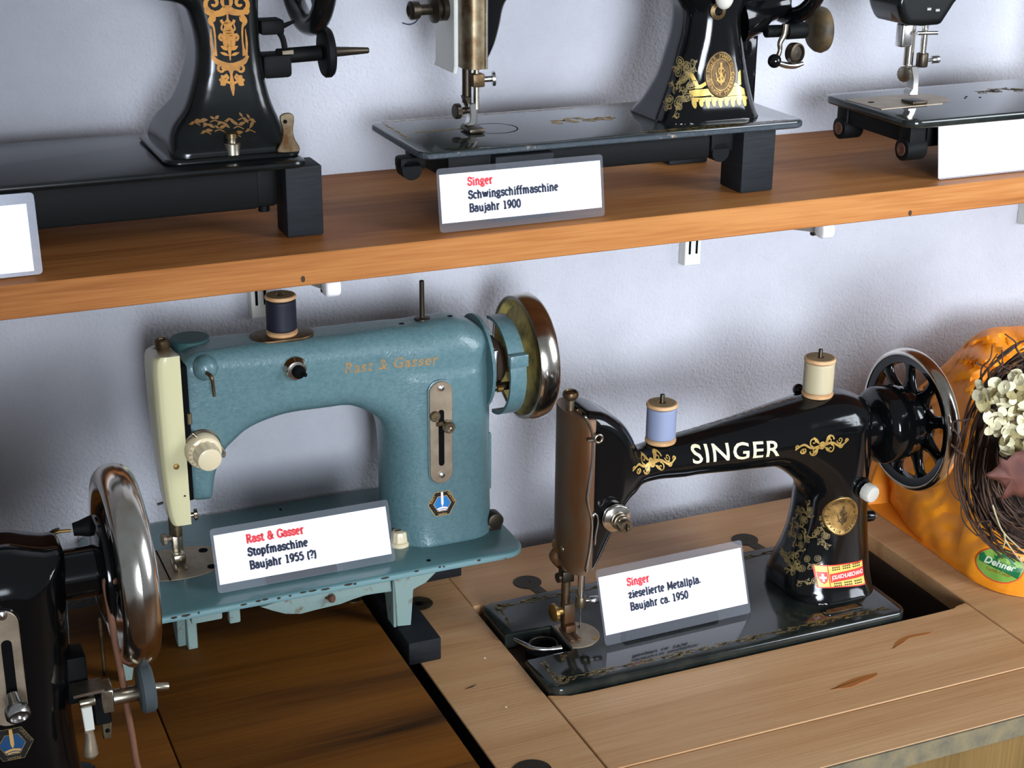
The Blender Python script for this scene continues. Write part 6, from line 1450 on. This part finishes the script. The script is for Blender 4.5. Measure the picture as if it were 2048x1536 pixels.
    hp = Part().box((a, -.364, z2), (b_, -.360, z), .0006, 1).build('guard_plate', M['old_metal'], t, 40)
    Part().cyl(((a + b_)/2, -.3646, (z + z2)/2), ((a + b_)/2, -.3635, (z + z2)/2), .0016, 12).build('hole', M['blackhole'], hp)
    return t
front_machine()
# ------------------------------------------------------------------ orange paper bag
from mathutils import noise as mnoise
def paper_bag():
    t = thing('paper_bag', (1.1, -0.16, TZ), 'crumpled orange paper bag with a green oval sticker on the light table', 'bag')
    Bt = spline([(1.028, -.030, .7508), (1.006, -.085, .7508), (.992, -.13, .7508), (.9855, -.175, .7508), (.9860, -.205, .7508), (.983, -.240, .7508), (.993, -.272, .7508), (1.03, -.300, .7508), (1.10, -.312, .7508), (1.28, -.30, .7508)], 9, False)
    Tp = spline([(1.034, -.028, .79), (1.038, -.030, .835), (1.050, -.034, .868), (1.066, -.040, .888), (1.084, -.046, .908), (1.104, -.050, .928), (1.124, -.055, .938), (1.155, -.060, .938), (1.205, -.060, .935), (1.33, -.06, .93)], 9, False)
    n = len(Bt); m = 56; V = []; F = []
    for j in range(m + 1):
        s = j/m
        for i in range(n):
            b = Bt[i]; q = Tp[i]; p = b*(1 - s) + q*s
            out = np.array((-0.66, -0.75, 0.25)); bulge = math.sin(math.pi*min(1, s*1.02))**0.8*(0.026 if i > 6 else 0.010)
            e = 1 if 0 < j < m else .25
            nz = mnoise.fractal(Vector((p[0]*16, p[1]*16, p[2]*13)), 1.0, 2.0, 4)*.006*e + (abs(mnoise.noise(Vector((p[0]*24 + s*4, p[1]*22, p[2]*26))))*.016 + abs(mnoise.noise(Vector((p[0]*50, p[1]*46 + s*3, p[2]*30))))*.006)*e*(0.35 + s*1.2) + max(0, s - .45)*.06*abs(mnoise.noise(Vector((p[0]*60 + p[1]*30, 3.1, s*5))))*e - .002
            p = p + out*(bulge + nz)
            if j == 0: p[2] = max(p[2], .7506)
            V.append(p)
    for j in range(m):
        for i in range(n - 1): F.append((j*n + i, j*n + i + 1, (j+1)*n + i + 1, (j+1)*n + i))
    k0 = len(V)          # closed back sheet by the wall
    for j in range(m + 1):
        s = j/m
        for i in range(n):
            b = Bt[i]; q = Tp[i]; f = i/(n-1)
            V.append((b[0]*(1 - s) + q[0]*s + .012*(1 - f), max(b[1], q[1]) + .004 + (0.022 if i > 9 else 0)*math.sin(math.pi*s), b[2]*(1 - s) + q[2]*s))
    for j in range(m):
        for i in range(n - 1): F.append((k0 + j*n + i, k0 + (j+1)*n + i, k0 + (j+1)*n + i + 1, k0 + j*n + i + 1))
    for i in range(n - 1):
        F.append((i, k0 + i, k0 + i + 1, i + 1)); F.append((m*n + i, m*n + i + 1, k0 + m*n + i + 1, k0 + m*n + i))
    for j in range(m):
        F.append((j*n, (j+1)*n, k0 + (j+1)*n, k0 + j*n)); F.append((j*n + n - 1, k0 + j*n + n - 1, k0 + (j+1)*n + n - 1, (j+1)*n + n - 1))
    o = link_mesh('bag_sheet', V, F, M['bag'], t, 24)
    bvh = BVHTree.FromPolygons([tuple(v) for v in V], F)
    # oval sticker
    d = np.array((0.60, 0.74, -0.30)); d /= np.linalg.norm(d); ux = np.array((0.78, -0.62, 0.0)); ux /= np.linalg.norm(ux); uz = np.cross(ux, d); 
    if uz[2] < 0: uz = -uz
    (cx, cz), = [(0.9754, 0.7853)]; c = np.array((cx, -0.285, cz)); tl = math.radians(-8)
    ex = ux*math.cos(tl) + uz*math.sin(tl); ez = -ux*math.sin(tl) + uz*math.cos(tl)
    fr = lambda a, b: tuple(c + ex*a + ez*b - d*0.12)
    s = Art().poly(ellipse(0, 0, .0232, .0165, 48)).on_body('sticker', bvh, M['sticker_red'], t, 0, .0006, .003, 'green oval shop sticker with red rim', tuple(d), fr)
    if s is None: return t
    Art().poly(ellipse(0, 0, .0222, .0155, 48)).on_body('sticker_field', bvh, M['sticker_green'], s, 0, .0008, .003, None, tuple(d), fr)
    g = Art().poly([(-.0205, .0060), (-.0195, -.0005), (.0195, -.0030), (.0190, -.0085), (.0210, .0025), (.0140, .0020), (-.0150, .0058), (-.0170, .0085)])
    th = np.linspace(0.1, math.pi - 0.25, 14); g.put(ribbon(np.stack([.0028 + .0080*np.cos(th), .0030 + .0072*np.sin(th)], 1), .0014, 0))
    for q in th[::2]: g.put(leafshape(.0028 + .0085*math.cos(q), .0030 + .0078*math.sin(q), q, .0030, .0010))
    g.on_body('sticker_leaf', bvh, M['sticker_dkgreen'], s, 0, .0010, .002, None, tuple(d), fr)
    V_, F_ = font_text('Dehner', 1.0, 0.03, 1.0, .18); V_ = V_ - V_.min(0); w = V_[:, 0].max()
    Art().put((V_*(.030/w, .0068/V_[:, 1].max()), F_), -.0150, -.0010, 1, 1, math.radians(-3)).on_body('sticker_lettering', bvh, M['sticker_pale'], s, 0, .0012, .0015, None, tuple(d), fr)
    V_, F_ = font_text('Garten-Center', 1.0, 0.01, 1.0); V_ = V_ - V_.min(0); w = V_[:, 0].max()
    Art().put((V_*(.024/w, .0034/V_[:, 1].max()), F_), -.0115, -.0080, 1, 1, math.radians(-3)).on_body('sticker_small_print', bvh, M['gold_orange'], s, 0, .0010, .002, None, tuple(d), fr)
    return t
paper_bag()

# ------------------------------------------------------------------ twig wreath with dried flowers, leaning on the bag
def wreath():
    (cx, cz), = [(0.9689, 0.9146)]
    c = np.array((cx, -0.320, cz)); rg = random.Random(21)
    t = thing('twig_wreath', (cx, -0.325, TZ), 'dark twig wreath with dried hydrangea heads and a red leaf, against the orange bag', 'wreath')
    f = np.array((-0.56, -0.78, 0.26)); f /= np.linalg.norm(f); u = np.array((0.80, -0.60, 0.0)); u /= np.linalg.norm(u); v = np.cross(f, u)
    if v[2] < 0: v = -v
    Ru, Rv = .064, .106
    def at(a, r, d): return c + u*Ru*r*math.cos(a) + v*Rv*r*math.sin(a)*(1 if math.sin(a) > 0 else .80) + f*d
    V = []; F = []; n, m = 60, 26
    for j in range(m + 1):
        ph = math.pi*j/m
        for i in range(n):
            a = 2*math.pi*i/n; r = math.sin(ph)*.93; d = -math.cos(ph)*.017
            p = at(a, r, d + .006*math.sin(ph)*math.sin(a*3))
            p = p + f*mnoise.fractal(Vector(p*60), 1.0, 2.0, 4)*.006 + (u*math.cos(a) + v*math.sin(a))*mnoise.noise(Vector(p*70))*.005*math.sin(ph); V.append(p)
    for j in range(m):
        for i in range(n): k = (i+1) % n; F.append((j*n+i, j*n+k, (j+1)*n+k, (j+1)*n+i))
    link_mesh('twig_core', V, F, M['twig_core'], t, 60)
    # fine twigs bound round the ring: joined, past counting
    P = Part()
    for k in range(230):
        a0 = rg.uniform(0, 2*math.pi); L = rg.uniform(.5, 1.5); r = rg.uniform(.45, 1.03); d = rg.uniform(.004, .021); dr = rg.uniform(-.12, .12)
        pts = [at(a0 + L*s, r + dr*s + rg.uniform(-.025, .025), d*(1 if r < .85 else .5) + rg.uniform(-.003, .004)) for s in np.linspace(0, 1, 6)]
        P.tube(pts, rg.uniform(.0005, .0011), 5, 2)
    o = P.build('fine_twigs', M['twig'], t, 180); o['kind'] = 'stuff'
    # long outer twigs that stand clear of the ring: one part each
    for pts, r in (([(1.95, 1.10), (2.5, 1.13), (3.1, 1.10), (3.6, 1.08), (4.2, 1.07), (4.6, 1.05)], .0013), ([(2.2, 1.04), (2.8, 1.08), (3.3, 1.14), (3.9, 1.10), (4.4, 1.12)], .0010),
                   ([(1.7, 1.02), (2.4, 1.04), (3.0, 1.05), (3.5, 1.04), (4.3, 1.02)], .0012), ([(2.9, 1.03), (3.25, 1.22), (3.5, 1.2), (3.7, 1.03)], .0006), ([(3.5, 1.05), (3.75, 1.17), (4.0, 1.12), (4.05, 1.03)], .0007)):
        Part().tube([at(a, q, .006) for a, q in pts], r, 6, 5).build('twig', M['twig'], t, 180)
    (w0, w1) = (0, 0)
    for L_ in ([(0.8898, 0.9972), (0.8880, 1.0183), (0.8901, 1.0295), (0.8939, 1.0404)], [(0.8968, 1.0009), (0.8961, 1.0172), (0.8976, 1.0331)], [(0.8996, 0.9888), (0.8979, 1.0123), (0.9033, 1.0231), (0.9049, 1.0344)],
               [(0.9317, 1.0216), (0.9236, 1.0319), (0.9157, 1.0412), (0.9060, 1.0489)], [(0.9224, 1.0112), (0.9106, 1.0175), (0.8983, 1.0284)], [(0.9030, 1.0139), (0.9134, 1.0171), (0.9267, 1.0185)],
               [(0.8782, 1.0258), (0.8838, 1.0236), (0.8883, 1.0216)], [(0.8620, 0.9653), (0.8642, 0.9724), (0.8707, 0.9756), (0.8788, 0.9748)], [(0.8559, 0.9793), (0.8620, 0.9690), (0.8676, 0.9588), (0.8676, 0.9469)],
               [(0.8615, 0.9527), (0.8692, 0.9467), (0.8753, 0.9409)], [(0.9021, 0.8647), (0.9071, 0.8682), (0.9123, 0.8713)], [(0.9155, 0.8682), (0.9234, 0.8517), (0.9311, 0.8376), (0.9506, 0.8211)], [(0.9221, 0.8918), (0.9165, 0.9001), (0.9062, 0.9141)]):
        Part().tube([(x, -.328 + .004*math.sin(i*2.1), z) for i, (x, z) in enumerate(L_)], [.0011, .0009, .0006], 6, 4).build('twig', M['twig'], t, 180)
    for L_ in ([(0.8946, 0.8992), (0.9023, 0.8832), (0.9109, 0.8693), (0.9375, 0.8444)], [(0.9115, 0.8692), (0.9139, 0.8603), (0.9127, 0.8531)], [(0.9138, 0.8614), (0.9273, 0.8448), (0.9395, 0.8314)]):
        Part().tube([(x, -.352, z) for x, z in L_], [.0009, .0007, .0006], 6, 4).build('stalk', M['straw'], t, 180)
    # hydrangea petals, one part each
    def petal_mesh(seed):
        r = random.Random(seed); V = []; F = []; k = 14
        for q in (.05, .35, .7, 1.0):
            for i in range(k):
                a = 2*math.pi*i/k; rr = q*(1 + .10*math.sin(a*2 + seed) - .18*math.exp(-((a - math.pi)**2)*4)); V.append((rr*math.cos(a), rr*.86*math.sin(a), .22*q*q + .07*q*math.sin(a*3 + seed)))
        for j in range(3):
            for i in range(k): F.append((j*k+i, j*k+(i+1) % k, (j+1)*k+(i+1) % k, (j+1)*k+i))
        F.append(list(range(k)))
        me = bpy.data.meshes.new('petal'); me.from_pydata(V, [], F); me.update(); me.polygons.foreach_set('use_smooth', [True]*len(F)); return me
    protos = []
    for s_ in range(4):
        for mm in ('petal', 'petal_white'):
            me = petal_mesh(s_); me.materials.append(M[mm]); protos.append((me, mm))
    root = np.array(t.location)
    cen = [(0.8809, 1.0074), (0.8709, 1.0033), (0.8881, 1.0122), (0.9003, 1.0013), (0.8850, 0.9967), (0.8749, 0.9936), (0.8962, 0.9927), (0.9096, 0.9930), (0.8840, 0.9853), (0.8927, 0.9802), (0.9043, 0.9813), (0.9149, 0.9824), (0.8881, 0.9754), (0.8996, 0.9699), (0.9100, 0.9720), (0.8937, 0.9661), (0.9064, 0.9603), (0.9180, 0.9623), (0.8673, 1.0107), (0.9127, 1.0041), (0.9070, 1.0141), (0.8988, 1.0189), (0.9029, 0.9543), (0.9147, 0.9476), (0.9215, 0.9499), (0.9056, 0.9467), (0.8782, 1.0000), (0.8938, 0.9875), (0.9064, 0.9888), (0.8867, 1.0033)]
    for k, (x, z) in enumerate(cen + [(x + rg.uniform(-.006, .006), z + rg.uniform(-.006, .006)) for x, z in cen + cen] + [(x + rg.uniform(.01, .045), z + rg.uniform(-.01, .01)) for x, z in cen[:22]]):
        white = (z > .872 and rg.random() < .6) or rg.random() < .10
        me = [p for p, mm in protos if (mm == 'petal_white') == white][rg.randrange(4)]
        o = bpy.data.objects.new('petal', me); COL.objects.link(o); o.parent = t
        p = np.array((x, -.350, z)) + f*rg.uniform(-.012, .010)
        o.location = tuple(p - root); sc = rg.uniform(.0046, .0072)
        if white and rg.random() < .5: sc *= .8
        o.scale = (sc, sc, sc)
        q = Vector(f).to_track_quat('Z', 'Y'); e = Matrix.Rotation(rg.uniform(-.9, .9), 4, 'X') @ Matrix.Rotation(rg.uniform(-.9, .9), 4, 'Y') @ Matrix.Rotation(rg.uniform(0, 6.28), 4, 'Z')
        o.rotation_euler = (q.to_matrix().to_4x4() @ e).to_euler()
    # dry maple leaf
    L_ = [(0.8719, 0.9352), (0.8829, 0.9361), (0.8902, 0.9415), (0.8867, 0.9505), (0.8961, 0.9452), (0.9049, 0.9509), (0.9147, 0.9507), (0.9305, 0.9434), (0.9391, 0.9238), (0.9333, 0.9079), (0.9194, 0.9050), (0.9111, 0.9094), (0.9016, 0.9072), (0.8948, 0.9093), (0.8980, 0.9174), (0.8945, 0.9228), (0.8891, 0.9265), (0.8799, 0.9310)]
    P = ccw(np.array(L_)); n = len(P); mid = P.mean(0); V = []; F = []
    for q in (1.0, .66, .33, .02):
        for i in range(n):
            a = mid + (P[i] - mid)*q; V.append((a[0], -.360 - .004*(1 - q) + .0015*math.sin(i*1.3)*q , a[1]))
    for j in range(3):
        for i in range(n): k = (i+1) % n; F.append((j*n+i, j*n+k, (j+1)*n+k, (j+1)*n+i))
    F.append([3*n + i for i in range(n)])
    o = link_mesh('leaf', V, F, M['leaf'], t, 180); md = o.modifiers.new('thick', 'SOLIDIFY'); md.thickness = .0006
    return t
wreath()
